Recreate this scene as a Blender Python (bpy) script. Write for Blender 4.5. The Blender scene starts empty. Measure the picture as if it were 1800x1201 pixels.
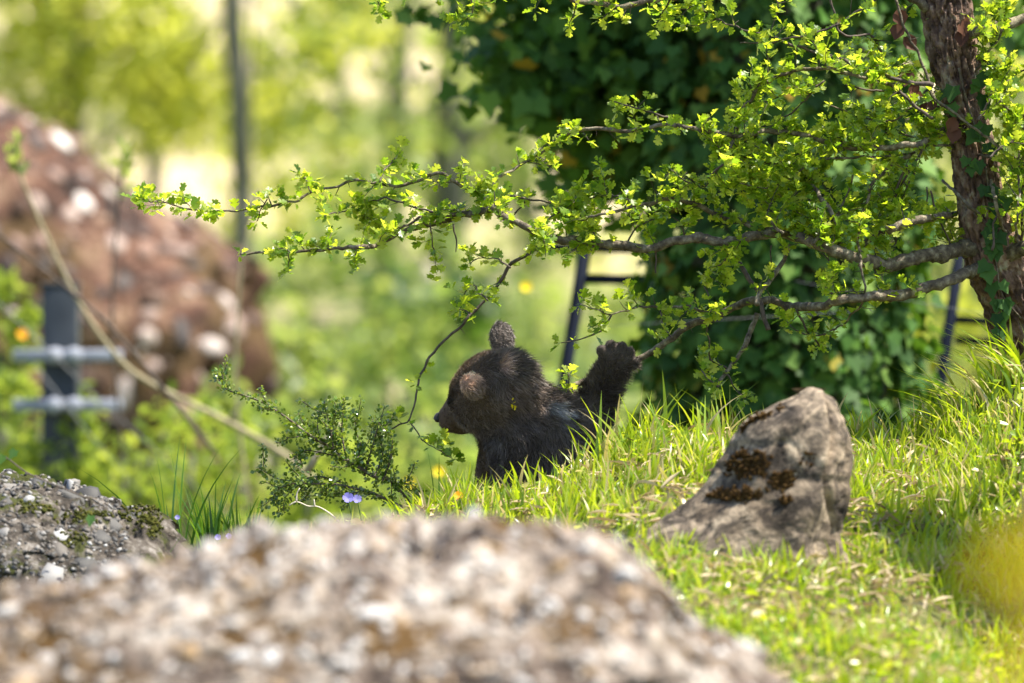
import bpy, math, random
import numpy as np
from mathutils import Vector, Matrix

random.seed(7)
RNG = np.random.default_rng(7)
SC = bpy.context.scene
COL = SC.collection
C0 = 1.6            # camera height, metres
PI = math.pi

# ------------------------------------------------------------------ camera
cam = bpy.data.cameras.new('camera'); camo = bpy.data.objects.new('camera', cam); COL.objects.link(camo)
camo.location = (0, 0, C0); camo.rotation_euler = (PI/2, 0, 0)
cam.lens = 240; cam.sensor_width = 36; cam.clip_start = 0.1; cam.clip_end = 500
cam.dof.use_dof = True; cam.dof.focus_distance = 12.02; cam.dof.aperture_fstop = 3.7
SC.camera = camo
# ------------------------------------------------------------------ light
SUN = np.array([0.42, -0.04, 0.86]); SUN = SUN/np.linalg.norm(SUN)
w = bpy.data.worlds.new('World'); SC.world = w; w.use_nodes = True
nt = w.node_tree; bg = nt.nodes['Background']
sky = nt.nodes.new('ShaderNodeTexSky'); sky.sky_type = 'NISHITA'; sky.sun_disc = False
sky.sun_elevation = math.asin(SUN[2]); sky.sun_rotation = math.atan2(SUN[0], SUN[1])
nt.links.new(sky.outputs[0], bg.inputs[0]); bg.inputs[1].default_value = 0.11
sl = bpy.data.lights.new('sun', 'SUN'); sl.energy = 5; sl.angle = math.radians(0.5); sl.color = (1, .93, .80)
so = bpy.data.objects.new('sun', sl); COL.objects.link(so)
so.rotation_euler = Vector(SUN).to_track_quat('Z', 'Y').to_euler(); so.location = (6, 3, 14)
SC.view_settings.view_transform = 'Standard'; SC.view_settings.look = 'None'
SC.view_settings.exposure = 1.56; SC.view_settings.gamma = 1
SC.cycles.max_bounces = 8; SC.cycles.transmission_bounces = 4; SC.cycles.diffuse_bounces = 4
SC.cycles.transparent_max_bounces = 4; SC.cycles.caustics_reflective = False; SC.cycles.caustics_refractive = False

def P(px, py, d):
    """Place of photo pixel (px, py) at distance d."""
    return np.array([(px-900)*d/12000, d, C0+(600.5-py)*d/12000])

# ------------------------------------------------------------------ numeric noise
_perm = np.random.default_rng(3).random(4096)
def _h(ix, iy, iz): return _perm[(ix*73856093 ^ iy*19349663 ^ iz*83492791) & 4095]
def vnoise(p):
    p = np.asarray(p, float); i = np.floor(p).astype(np.int64); f = p-i; f = f*f*(3-2*f)
    x, y, z = i[..., 0], i[..., 1], i[..., 2]; r = 0
    for dx in (0, 1):
        for dy in (0, 1):
            for dz in (0, 1):
                wt = (f[..., 0] if dx else 1-f[..., 0])*(f[..., 1] if dy else 1-f[..., 1])*(f[..., 2] if dz else 1-f[..., 2])
                r = r + wt*_h(x+dx, y+dy, z+dz)
    return r*2-1
def fbm(p, o=4):
    s = 0; a = 1.0; p = np.asarray(p, float)
    for k in range(o): s = s+a*vnoise(p*(2**k)+k*17.3); a *= .5
    return s
def sstep(a, b, x):
    t = np.clip((x-a)/(b-a), 0, 1); return t*t*(3-2*t)
def nrm(v): return v/(np.linalg.norm(v, axis=-1, keepdims=True)+1e-12)

# ------------------------------------------------------------------ objects
def tag(o, label=None, cat=None, group=None, kind=None):
    if label: o['label'] = label
    if cat: o['category'] = cat
    if group: o['group'] = group
    if kind: o['kind'] = kind
    return o
def empty(name, loc, label, cat, group=None):
    o = bpy.data.objects.new(name, None); COL.objects.link(o); o.location = loc; o.empty_display_size = .05
    return tag(o, label, cat, group)
def setparent(o, parent):
    o.parent = parent
    M = Matrix.Translation(parent.location) if parent.parent is None and parent.type == 'EMPTY' else parent.matrix_basis.copy()
    o.matrix_parent_inverse = M.inverted()
def make_mesh(name, V, Fs, mat, smooth=False, attr=None, col=None):
    if not isinstance(Fs, list): Fs = [Fs]
    Fs = [np.asarray(f, np.int32) for f in Fs if len(f)]
    me = bpy.data.meshes.new(name); V = np.ascontiguousarray(V, dtype=np.float32)
    me.vertices.add(len(V)); me.vertices.foreach_set('co', V.ravel())
    loops = np.concatenate([f.ravel() for f in Fs]); tot = np.concatenate([np.full(len(f), f.shape[1], np.int32) for f in Fs])
    start = np.concatenate([[0], np.cumsum(tot)[:-1]]).astype(np.int32)
    me.loops.add(len(loops)); me.loops.foreach_set('vertex_index', loops)
    me.polygons.add(len(tot)); me.polygons.foreach_set('loop_start', start); me.polygons.foreach_set('loop_total', tot)
    if smooth: me.polygons.foreach_set('use_smooth', np.ones(len(tot), bool))
    if attr is not None:
        a = me.attributes.new('tint', 'FLOAT', 'POINT'); a.data.foreach_set('value', np.ascontiguousarray(attr, dtype=np.float32))
    if col is not None:
        a = me.attributes.new('fcol', 'FLOAT_COLOR', 'POINT')
        c4 = np.ones((len(V), 4), np.float32); c4[:, :3] = col; a.data.foreach_set('color', c4.ravel())
    me.update(calc_edges=True); me.validate()
    if mat: me.materials.append(mat)
    return me
def link(name, me, parent=None):
    o = bpy.data.objects.new(name, me); COL.objects.link(o)
    if parent is not None: setparent(o, parent)
    return o
def obj(name, V, Fs, mat, parent=None, **k): return link(name, make_mesh(name, V, Fs, mat, **k), parent)
def join(parts):
    """[(V, F(s))...] -> V, [F...]"""
    Vs = []; Fs = {}; n = 0
    for V, F in parts:
        Vs.append(V)
        for f in (F if isinstance(F, list) else [F]):
            if len(f): Fs.setdefault(np.asarray(f).shape[1], []).append(np.asarray(f)+n)
        n += len(V)
    return np.concatenate(Vs), [np.concatenate(v) for v in Fs.values()]

def spline(pts, step):
    pts = np.asarray(pts, float)
    if len(pts) == 2: pts = np.array([pts[0], (pts[0]+pts[1])/2, pts[1]])
    ext = np.vstack([2*pts[0]-pts[1], pts, 2*pts[-1]-pts[-2]]); out = []
    for i in range(1, len(ext)-2):
        L = np.linalg.norm((ext[i+1]-ext[i])[:3]); n = max(1, int(math.ceil(L/step)))
        for t in np.arange(n)/n:
            a, b, c, d = ext[i-1], ext[i], ext[i+1], ext[i+2]
            out.append(.5*((2*b)+(c-a)*t+(2*a-5*b+4*c-d)*t*t+(3*b-a-3*c+d)*t**3))
    out.append(pts[-1]); return np.array(out)
def tube(pts, rad, seg=6, cap=True):
    pts = np.asarray(pts, float); n = len(pts); rad = np.broadcast_to(rad, (n,)).astype(float)
    T = nrm(np.gradient(pts, axis=0)); ref = np.array([0, 1., 0]) if abs(T[0][1]) < .8 else np.array([1., 0, 0])
    V = []
    for i in range(n):
        X = nrm(np.cross(T[i], ref)); ref = nrm(np.cross(X, T[i])); Y = ref
        a = np.arange(seg)*2*PI/seg
        V.append(pts[i]+rad[i]*(np.cos(a)[:, None]*X+np.sin(a)[:, None]*Y))
    V = np.concatenate(V); F = []
    for i in range(n-1):
        b = i*seg; k = np.arange(seg); F.append(np.stack([b+k, b+(k+1) % seg, b+seg+(k+1) % seg, b+seg+k], 1))
    Fs = [np.concatenate(F)]
    if cap:
        V = np.vstack([V, pts[0], pts[-1]]); k = np.arange(seg); e = (n-1)*seg
        Fs.append(np.concatenate([np.stack([(k+1) % seg, k, np.full(seg, n*seg)], 1), np.stack([e+k, e+(k+1) % seg, np.full(seg, n*seg+1)], 1)]))
    return V, Fs
def box(c, s, rot=None):
    v = np.array([[x, y, z] for x in (-.5, .5) for y in (-.5, .5) for z in (-.5, .5)])*np.array(s)
    if rot is not None: v = v@np.array(rot).T
    return v+np.array(c), np.array([[0, 1, 3, 2], [4, 6, 7, 5], [0, 4, 5, 1], [2, 3, 7, 6], [0, 2, 6, 4], [1, 5, 7, 3]])
def bevel_all(o, w=.004):
    m = o.modifiers.new('bevel', 'BEVEL'); m.width = w; m.segments = 2; m.limit_method = 'ANGLE'
def ico(sub=1):
    import bmesh
    bm = bmesh.new(); bmesh.ops.create_icosphere(bm, subdivisions=sub, radius=1)
    V = np.array([v.co[:] for v in bm.verts]); F = np.array([[v.index for v in f.verts] for f in bm.faces]); bm.free(); return V, F

# ------------------------------------------------------------------ materials
def mat_new(name):
    m = bpy.data.materials.new(name); m.use_nodes = True; nt = m.node_tree
    return m, nt, nt.nodes['Principled BSDF'], nt.nodes['Material Output']
def N(nt, t, **k):
    n = nt.nodes.new(t)
    for a, b in k.items(): setattr(n, a, b)
    return n
def ramp(nt, stops, fac):
    r = N(nt, 'ShaderNodeValToRGB'); e = r.color_ramp.elements
    while len(e) < len(stops): e.new(.5)
    for i, (p, c) in enumerate(stops): e[i].position = p; e[i].color = (*c, 1)
    nt.links.new(fac, r.inputs[0]); return r.outputs[0]
def tint_fac(nt):
    a = N(nt, 'ShaderNodeAttribute', attribute_name='tint'); oi = N(nt, 'ShaderNodeObjectInfo')
    m = N(nt, 'ShaderNodeMath', operation='ADD'); nt.links.new(a.outputs['Fac'], m.inputs[0]); nt.links.new(oi.outputs['Random'], m.inputs[1])
    f = N(nt, 'ShaderNodeMath', operation='FRACT'); nt.links.new(m.outputs[0], f.inputs[0]); return f.outputs[0]
def noise_fac(nt, scale, detail=5, rough=.6, dist=0, coord='Object'):
    tc = N(nt, 'ShaderNodeTexCoord'); n = N(nt, 'ShaderNodeTexNoise'); n.inputs['Scale'].default_value = scale
    n.inputs['Detail'].default_value = detail; n.inputs['Roughness'].default_value = rough; n.inputs['Distortion'].default_value = dist
    nt.links.new(tc.outputs[coord], n.inputs['Vector']); return n.outputs['Fac']
def leaf_mat(name, stops, tstops, trans=.45, rough=.4, spec=.5):
    m, nt, b, out = mat_new(name); f = tint_fac(nt)
    nt.links.new(ramp(nt, stops, f), b.inputs['Base Color']); b.inputs['Roughness'].default_value = rough
    b.inputs['Specular IOR Level'].default_value = spec
    t = N(nt, 'ShaderNodeBsdfTranslucent'); nt.links.new(ramp(nt, tstops, f), t.inputs[0])
    mx = N(nt, 'ShaderNodeMixShader'); mx.inputs[0].default_value = trans
    nt.links.new(b.outputs[0], mx.inputs[1]); nt.links.new(t.outputs[0], mx.inputs[2]); nt.links.new(mx.outputs[0], out.inputs[0])
    return m
def bumpy(nt, b, fac, strength, dist):
    bp = N(nt, 'ShaderNodeBump'); bp.inputs['Strength'].default_value = strength; bp.inputs['Distance'].default_value = dist
    nt.links.new(fac, bp.inputs['Height']); nt.links.new(bp.outputs[0], b.inputs['Normal'])
def noise_mat(name, stops, scale, rough=.8, bump=.5, bdist=.01, bscale=None, detail=6, spec=.3, dist=0):
    m, nt, b, out = mat_new(name); f = noise_fac(nt, scale, detail, dist=dist)
    nt.links.new(ramp(nt, stops, f), b.inputs['Base Color']); b.inputs['Roughness'].default_value = rough
    b.inputs['Specular IOR Level'].default_value = spec
    bumpy(nt, b, noise_fac(nt, bscale or scale*3, 8), bump, bdist); return m

M_haw = leaf_mat('hawthorn_leaf', [(0, (.06, .14, .015)), (.5, (.15, .25, .022)), (1, (.28, .34, .05))],
                 [(0, (.24, .42, .02)), (.5, (.48, .62, .02)), (1, (.72, .78, .06))], .58, .36)
M_grass = leaf_mat('grass_blade', [(0, (.11, .20, .018)), (.4, (.20, .30, .022)), (.78, (.33, .40, .04)), (.85, (.45, .38, .15)), (1, (.6, .5, .3))],
                   [(0, (.36, .52, .01)), (.4, (.5, .62, .015)), (.78, (.62, .68, .03)), (.85, (.55, .45, .12)), (1, (.5, .4, .2))], .45, .3)
M_dkgrass = leaf_mat('dark_grass_blade', [(0, (.03, .09, .015)), (1, (.07, .15, .02))], [(0, (.08, .2, .01)), (1, (.2, .36, .02))], .35, .35)
M_cot = leaf_mat('cotoneaster_leaf', [(0, (.03, .075, .012)), (.6, (.09, .16, .025)), (1, (.26, .30, .07))],
                 [(0, (.14, .26, .01)), (1, (.42, .5, .05))], .3, .2, .7)
M_ivy = leaf_mat('ivy_leaf', [(0, (.02, .055, .010)), (.6, (.055, .135, .02)), (.975, (.13, .22, .04)), (.985, (.3, .22, .02)), (1, (.3, .18, .02))],
                 [(0, (.05, .13, .008)), (.97, (.18, .34, .02)), (1, (.4, .3, .02))], .3, .6, .18)
M_ivytrunk = leaf_mat('trunk_ivy_leaf', [(0, (.02, .055, .012)), (1, (.05, .12, .02))], [(0, (.03, .1, .01)), (1, (.1, .2, .02))], .25, .6, .2)
M_bgY = leaf_mat('bright_spring_leaf', [(0, (.18, .22, .03)), (1, (.32, .35, .06))], [(0, (.52, .58, .06)), (1, (.78, .76, .13))], .58, .45, .3)
M_bgG = leaf_mat('fresh_green_leaf', [(0, (.07, .12, .03)), (1, (.18, .23, .06))], [(0, (.24, .36, .05)), (1, (.50, .56, .12))], .5, .4, .35)
M_bgM = leaf_mat('yellow_green_leaf', [(0, (.09, .15, .02)), (1, (.20, .26, .04))], [(0, (.30, .42, .04)), (1, (.56, .62, .08))], .5, .5, .2)
M_bgD = leaf_mat('deep_green_leaf', [(0, (.015, .05, .012)), (1, (.05, .11, .02))], [(0, (.04, .12, .01)), (1, (.14, .26, .02))], .4, .4, .3)
M_dead = leaf_mat('dead_leaf', [(0, (.06, .025, .015)), (1, (.15, .06, .03))], [(0, (.10, .03, .01)), (1, (.2, .08, .03))], .25, .6, .2)
M_petY = leaf_mat('yellow_petal', [(0, (.75, .55, .01)), (1, (.85, .7, .02))], [(0, (.8, .6, .01)), (1, (.9, .75, .02))], .35, .6, .2)
M_petO = leaf_mat('orange_petal', [(0, (.8, .32, .01)), (1, (.85, .45, .02))], [(0, (.8, .3, .01)), (1, (.9, .45, .02))], .35, .6, .2)
M_petV = leaf_mat('violet_petal', [(0, (.22, .2, .6)), (1, (.34, .32, .7))], [(0, (.25, .25, .6)), (1, (.35, .35, .7))], .4, .6, .2)
M_bark = noise_mat('hawthorn_bark', [(.3, (.03, .018, .014)), (.45, (.105, .063, .045)), (.56, (.22, .14, .10)), (.64, (.31, .25, .18)), (.75, (.28, .28, .19))], 38, .85, .9, .004, 160)
M_twig = noise_mat('twig_bark', [(.33, (.045, .034, .024)), (.5, (.12, .095, .065)), (.62, (.22, .19, .13)), (.75, (.36, .33, .25))], 75, .8, .8, .004, 260)
M_twigD = noise_mat('dark_twig_bark', [(.3, (.03, .022, .02)), (.7, (.12, .09, .07))], 90, .75, .5, .002, 300)
M_bgbark = noise_mat('woodland_bark', [(.3, (.045, .05, .035)), (.7, (.13, .13, .09))], 8, .9, .5, .01)
M_palebark = noise_mat('pale_bark', [(.3, (.3, .26, .2)), (.7, (.6, .52, .42))], 10, .9, .4, .01)
M_strw = noise_mat('dry_stem', [(.3, (.18, .16, .09)), (.7, (.38, .32, .2))], 40, .8, .3, .002)
M_dwood = noise_mat('bleached_twig', [(.3, (.45, .38, .3)), (.7, (.7, .62, .5))], 60, .8, .3, .002)
M_navy = noise_mat('navy_painted_steel', [(.3, (.003, .005, .013)), (.7, (.005, .009, .022))], 20, .7, .1, .001, spec=.06)
M_post = noise_mat('dark_grey_post', [(.3, (.012, .017, .024)), (.7, (.03, .037, .046))], 15, .5, .2, .002, spec=.4)
M_white = noise_mat('white_plastic', [(.3, (.2, .215, .26)), (.7, (.32, .34, .4))], 15, .8, .05, .001, spec=.1)
M_wire = noise_mat('galvanised_wire', [(.3, (.12, .13, .14)), (.7, (.2, .2, .2))], 15, .6, .05, .001, spec=.2)
M_moss = noise_mat('brown_moss', [(.35, (.022, .012, .004)), (.55, (.07, .038, .011)), (.75, (.12, .085, .025))], 200, .95, 1, .004, 500, spec=.1)

M_mossG = noise_mat('olive_moss', [(.35, (.03, .035, .008)), (.55, (.08, .085, .015)), (.75, (.13, .10, .03))], 120, .95, 1, .004, 500, spec=.1)

def pebble_mat(name, stops):
    m, nt, b, out = mat_new(name); f = tint_fac(nt); c = ramp(nt, stops, f)
    mx = N(nt, 'ShaderNodeMixRGB', blend_type='MULTIPLY'); mx.inputs[0].default_value = .6
    nt.links.new(c, mx.inputs[1]); nt.links.new(ramp(nt, [(.3, (.45, .42, .4)), (.6, (1, 1, 1))], noise_fac(nt, 60, 5, coord='Generated')), mx.inputs[2])
    nt.links.new(mx.outputs[0], b.inputs['Base Color']); b.inputs['Roughness'].default_value = .65
    bumpy(nt, b, noise_fac(nt, 25, 6, coord='Generated'), .4, .003); return m
def rockmat(name, stops, mossfac=.5, mossc=(.09, .055, .015), scale=16, bscale=90):
    m, nt, b, out = mat_new(name)
    c = ramp(nt, stops, noise_fac(nt, scale, 8, .7)); mo = N(nt, 'ShaderNodeMixRGB')
    mr = N(nt, 'ShaderNodeMapRange'); mr.inputs[1].default_value = mossfac; mr.inputs[2].default_value = mossfac+.06
    nt.links.new(noise_fac(nt, scale*.45, 6, .65), mr.inputs[0]); nt.links.new(mr.outputs[0], mo.inputs[0])
    nt.links.new(c, mo.inputs[1]); mo.inputs[2].default_value = (*mossc, 1)
    nt.links.new(mo.outputs[0], b.inputs['Base Color']); b.inputs['Roughness'].default_value = .9; b.inputs['Specular IOR Level'].default_value = .2
    bumpy(nt, b, noise_fac(nt, bscale, 8, .7), .9, .006); return m

# ------------------------------------------------------------------ scatter templates
def leaf_template(right, mids, cup=.25):
    """right: outline points of one half with the index of their midrib anchor; mids: y of the midrib points."""
    V = [(0, y, 0) for y in mids]; F = []
    nm = len(mids)
    for s in (1, -1):
        base = len(V)
        for (x, y, a) in right: V.append((s*x, y, cup*x))
        prev = 0; pa = 0
        for i, (x, y, a) in enumerate(right):
            cur = base+i
            F.append((prev, cur, a) if s > 0 else (cur, prev, a)) if prev != a else None
            if i+1 < len(right) and right[i+1][2] != a:
                F.append((a, cur, right[i+1][2]) if s > 0 else (cur, a, right[i+1][2]))
            prev = cur
        F.append((prev, nm-1, right[-1][2]) if s > 0 else (nm-1, prev, right[-1][2]))
    return np.array(V, float), np.array(F)
T_haw = leaf_template([(.07, .22, 1), (.30, .36, 1), (.40, .52, 1), (.22, .55, 2), (.42, .78, 2), (.34, .9, 2), (.16, .84, 2), (.14, 1.0, 2)], [0, .34, .62, .98])
T_ivy = leaf_template([(.36, -.02, 1), (.36, .22, 1), (.50, .42, 1), (.26, .58, 1), (.14, .82, 1)], [.08, .34, 1], .2)
T_sim = leaf_template([(.22, .3, 1), (.26, .6, 1)], [0, .5, 1], .3)
T_pet = leaf_template([(.22, .5, 1), (.26, .85, 1)], [0, .5, .95], .2)

def frames(d, n):
    d = nrm(d); X = nrm(np.cross(d, n)); Z = np.cross(X, d); return X, d, Z
def scatter(T, pos, d, n, size, wide=1.0):
    TV, TF = T; X, Y, Z = frames(d, n); size = np.broadcast_to(size, (len(pos),))
    V = pos[:, None]+size[:, None, None]*(TV[None, :, 0, None]*X[:, None]*wide+TV[None, :, 1, None]*Y[:, None]+TV[None, :, 2, None]*Z[:, None])
    F = TF[None]+(np.arange(len(pos))*len(TV))[:, None, None]
    tint = np.repeat(RNG.random(len(pos))*.999, len(TV))
    return V.reshape(-1, 3), F.reshape(-1, TF.shape[1]), tint
def rdir(n): return nrm(RNG.normal(size=(n, 3)))
def blades(pos, h, lean, width, segs=4, curl=1.0):
    """grass blades: lean = horizontal tip offset vector (n,2) as a fraction of the height"""
    n = len(pos); t = np.linspace(0, 1, segs+1); hv = h[:, None]
    lx = lean[:, 0, None]*t**(1+curl); ly = lean[:, 1, None]*t**(1+curl)
    L = np.sqrt(1+(lean**2).sum(1))[:, None]
    c = np.stack([pos[:, 0, None]+hv*lx/L, pos[:, 1, None]+hv*ly/L, pos[:, 2, None]+hv*(t-.35*(L-1)*t**3)/L], -1)
    a = RNG.random(n)*2*PI; side = np.stack([np.cos(a), np.sin(a), np.zeros(n)], 1)
    wd = width[:, None]*(1-t**1.8)*.5+.0001
    A = c-side[:, None]*wd[..., None]; B = c+side[:, None]*wd[..., None]
    V = np.stack([A, B], 2).reshape(n, -1, 3); k = np.arange(segs)*2
    f = np.stack([k, k+1, k+3, k+2], 1); F = f[None]+(np.arange(n)*(segs+1)*2)[:, None, None]
    return V.reshape(-1, 3), F.reshape(-1, 4), (segs+1)*2
def cloud(center, rad, n, size, T=T_sim, clump=.25, nc=None, sag=0, shell=.5):
    center = np.array(center); rad = np.array(rad); nc = nc or max(6, n//60)
    u = rdir(nc)*(shell+(1-shell)*RNG.random((nc, 1))**.5)*rad
    k = RNG.integers(0, nc, n); p = center+u[k]+RNG.normal(size=(n, 3))*rad.mean()*clump*.5
    d = rdir(n); d[:, 2] -= sag; nn = rdir(n)+np.array([0, 0, .8])
    return scatter(T, p, d, nn, size*(.6+.8*RNG.random(n)))

# ================================================================== GROUND
CR_X = np.array([-3000, 0, 400, 600, 700, 760, 850, 930, 1000, 1060, 1100, 1200, 1300, 1480, 1600, 1680, 1750, 1800, 1900, 2100, 4000])
CR_Y = np.array([1060, 1020, 975, 945, 925, 905, 885, 868, 845, 805, 785, 770, 770, 765, 768, 738, 678, 628, 572, 530, 480])
def crest_y(x): return 11.86+.25*sstep(.25, .6, x)+.05*np.sin(x*5)
def ground_z(x, y):
    x = np.asarray(x, float); y = np.asarray(y, float)
    px = 900+x*1000; c = np.interp(px, CR_X, CR_Y); c2 = (np.interp(px-35, CR_X, CR_Y)+np.interp(px+35, CR_X, CR_Y)+c)/3
    zc = (600.5-c2)/1000; yc = crest_y(x); t = y-yc
    tf = np.clip(-t, 0, None)
    mean = -.20
    zf = zc+(mean-zc)*.75*sstep(0, 5, tf)-(.185+.18*sstep(.55, 1.0, x))*np.minimum(tf, 1.4)-.14*np.clip(tf-1.4, 0, 5)
    zf = np.maximum(zf, -1.5)
    tb = np.clip(t, 0, None); right = sstep(.62, 1.0, x)
    drop = (.30*sstep(0, .38, tb))*(1-right)+.55*sstep(.3+.4*right, 4, tb)+.15*sstep(2, 5, tb)
    zb = zc-drop
    far = np.interp(y, [12, 17, 22, 28, 36, 44, 60, 90, 140, 200], [-.95, -.95, -.85, -.6, -.1, .9, 5.5, 17, 34, 50])
    zb = zb+(far-zb)*sstep(13.5, 19, y)
    z = np.where(t < 0, zf, zb)
    z = z+.012*vnoise(np.stack([x*6, y*6, 0*x], -1))*sstep(.0, .2, np.abs(t))+.09*sstep(16, 24, y)*vnoise(np.stack([x*.7, y*.7, 0*x+3], -1))
    return C0+z
def axis(parts):
    return np.unique(np.round(np.concatenate([np.arange(a, b, s) for a, b, s in parts]), 4))
gx = axis([(-90, -10, 4), (-10, -2, .4), (-2, 2.4, .03), (2.4, 10, .4), (10, 90.1, 4)])
gy = axis([(-20, 4, 1.5), (4, 9, .25), (9, 13.5, .03), (13.5, 22, .2), (22, 60, 1), (60, 200, 5)])
GX, GY = np.meshgrid(gx, gy); GZ = ground_z(GX, GY); ny, nx = GX.shape
ii = (np.arange(ny-1)[:, None]*nx+np.arange(nx-1)[None]).ravel()
m_ground, nt, b, out = mat_new('soil_and_litter')
geo = N(nt, 'ShaderNodeNewGeometry'); sp = N(nt, 'ShaderNodeSeparateXYZ'); nt.links.new(geo.outputs['Position'], sp.inputs[0])
near = ramp(nt, [(.35, (.035, .04, .012)), (.5, (.09, .10, .03)), (.62, (.16, .13, .07)), (.75, (.26, .2, .12))], noise_fac(nt, 14, 8))
green = ramp(nt, [(.38, (.07, .10, .025)), (.5, (.14, .17, .05)), (.6, (.30, .27, .15))], noise_fac(nt, .9, 6))
litter = ramp(nt, [(.30, (.10, .15, .03)), (.40, (.22, .22, .09)), (.47, (.36, .31, .17)), (.60, (.54, .44, .31))], noise_fac(nt, .35, 7, .62))
def mrange(a, b_):
    r = N(nt, 'ShaderNodeMapRange'); r.inputs[1].default_value = a; r.inputs[2].default_value = b_; nt.links.new(sp.outputs[1], r.inputs[0]); return r.outputs[0]
m1 = N(nt, 'ShaderNodeMixRGB'); nt.links.new(mrange(13, 18), m1.inputs[0]); nt.links.new(near, m1.inputs[1]); nt.links.new(green, m1.inputs[2])
m2 = N(nt, 'ShaderNodeMixRGB'); nt.links.new(mrange(38, 43), m2.inputs[0]); nt.links.new(m1.outputs[0], m2.inputs[1]); nt.links.new(litter, m2.inputs[2])
nt.links.new(m2.outputs[0], b.inputs['Base Color']); b.inputs['Roughness'].default_value = .95; b.inputs['Specular IOR Level'].default_value = .1
bumpy(nt, b, noise_fac(nt, 40, 8), .6, .02)
g = obj('ground', np.stack([GX, GY, GZ], -1).reshape(-1, 3), np.stack([ii, ii+1, ii+nx+1, ii+nx], 1), m_ground, smooth=True)
g['kind'] = 'structure'

# ================================================================== ROCKS
def surf_samples(V, F, n, rng):
    F = np.asarray(F); A, B, Cc, D = V[F[:, 0]], V[F[:, 1]], V[F[:, 2]], V[F[:, 3]]
    nn = np.cross(Cc-A, D-B); ar = np.linalg.norm(nn, axis=1); pr = ar/ar.sum()
    k = rng.choice(len(F), n, p=pr); u = rng.random((n, 1)); v = rng.random((n, 1))
    p = A[k]*(1-u)*(1-v)+B[k]*u*(1-v)+Cc[k]*u*v+D[k]*(1-u)*v
    return p, nn[k]/(ar[k][:, None]+1e-12)
def profile_rock(outline, d, Df, Db, zbase, nu=150, nv=70, p=.55, disp=((3., .05), (12., .015), (40., .004)), seed=0, pits=()):
    o = np.array([P(a, b_, d)[[0, 2]] for a, b_ in outline]); xs = o[:, 0]; zs = o[:, 1]
    q = np.linspace(0, 1, nu); q = .5-.5*np.cos(q*PI)*.35-.325*(1-2*q) if False else q
    u = xs[0]+(xs[-1]-xs[0])*q; top = np.interp(u, xs, zs); h = top-zbase
    hn = np.clip(h/h.max(), .0, 1)**.5
    a = np.linspace(0, PI, nv); yo = -np.cos(a); zz = np.sin(a)**p
    yo = np.where(yo < 0, yo*Df, yo*Db)
    X = np.repeat(u[:, None], nv, 1); Y = d+yo[None]*(.35+.65*hn[:, None]); Z = zbase+h[:, None]*zz[None]
    V = np.stack([X, Y, Z], -1)
    def vn(V):
        du = np.gradient(V, axis=0); dv = np.gradient(V, axis=1); return nrm(np.cross(dv, du))
    nn = vn(V); nn[..., 2] = np.abs(nn[..., 2])
    for sc, am in disp:
        r = fbm(V*sc+seed*9.7, 3)
        V = V+nn*(am*r)[..., None]
    for sc, am, wd in pits:
        V = V-nn*(am*np.clip((fbm(V*sc+3.3, 2)-wd)/.35, 0, 1))[..., None]
    i, j = np.meshgrid(np.arange(nu-1), np.arange(nv-1), indexing='ij'); b0 = (i*nv+j).ravel()
    F = np.stack([b0, b0+nv, b0+nv+1, b0+1], 1)
    Vf = V.reshape(-1, 3)
    A, B_, D_ = Vf[F[:, 0]], Vf[F[:, 1]], Vf[F[:, 3]]
    if np.cross(B_-A, D_-A)[:, 2].mean() < 0: F = F[:, ::-1]
    return Vf, F
ICO = ico(2); ICO1 = ico(1)
def pebble_shapes(n, mats, prefix='pebble'):
    out = []
    for k in range(n):
        V, F = ICO; V = V*(1+.34*fbm(V*1.4+k*5, 3)[:, None]); V = np.clip(V, -.8, .86)
        out.append([make_mesh(prefix, V, F, m, smooth=True) for m in mats])
    return out
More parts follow.
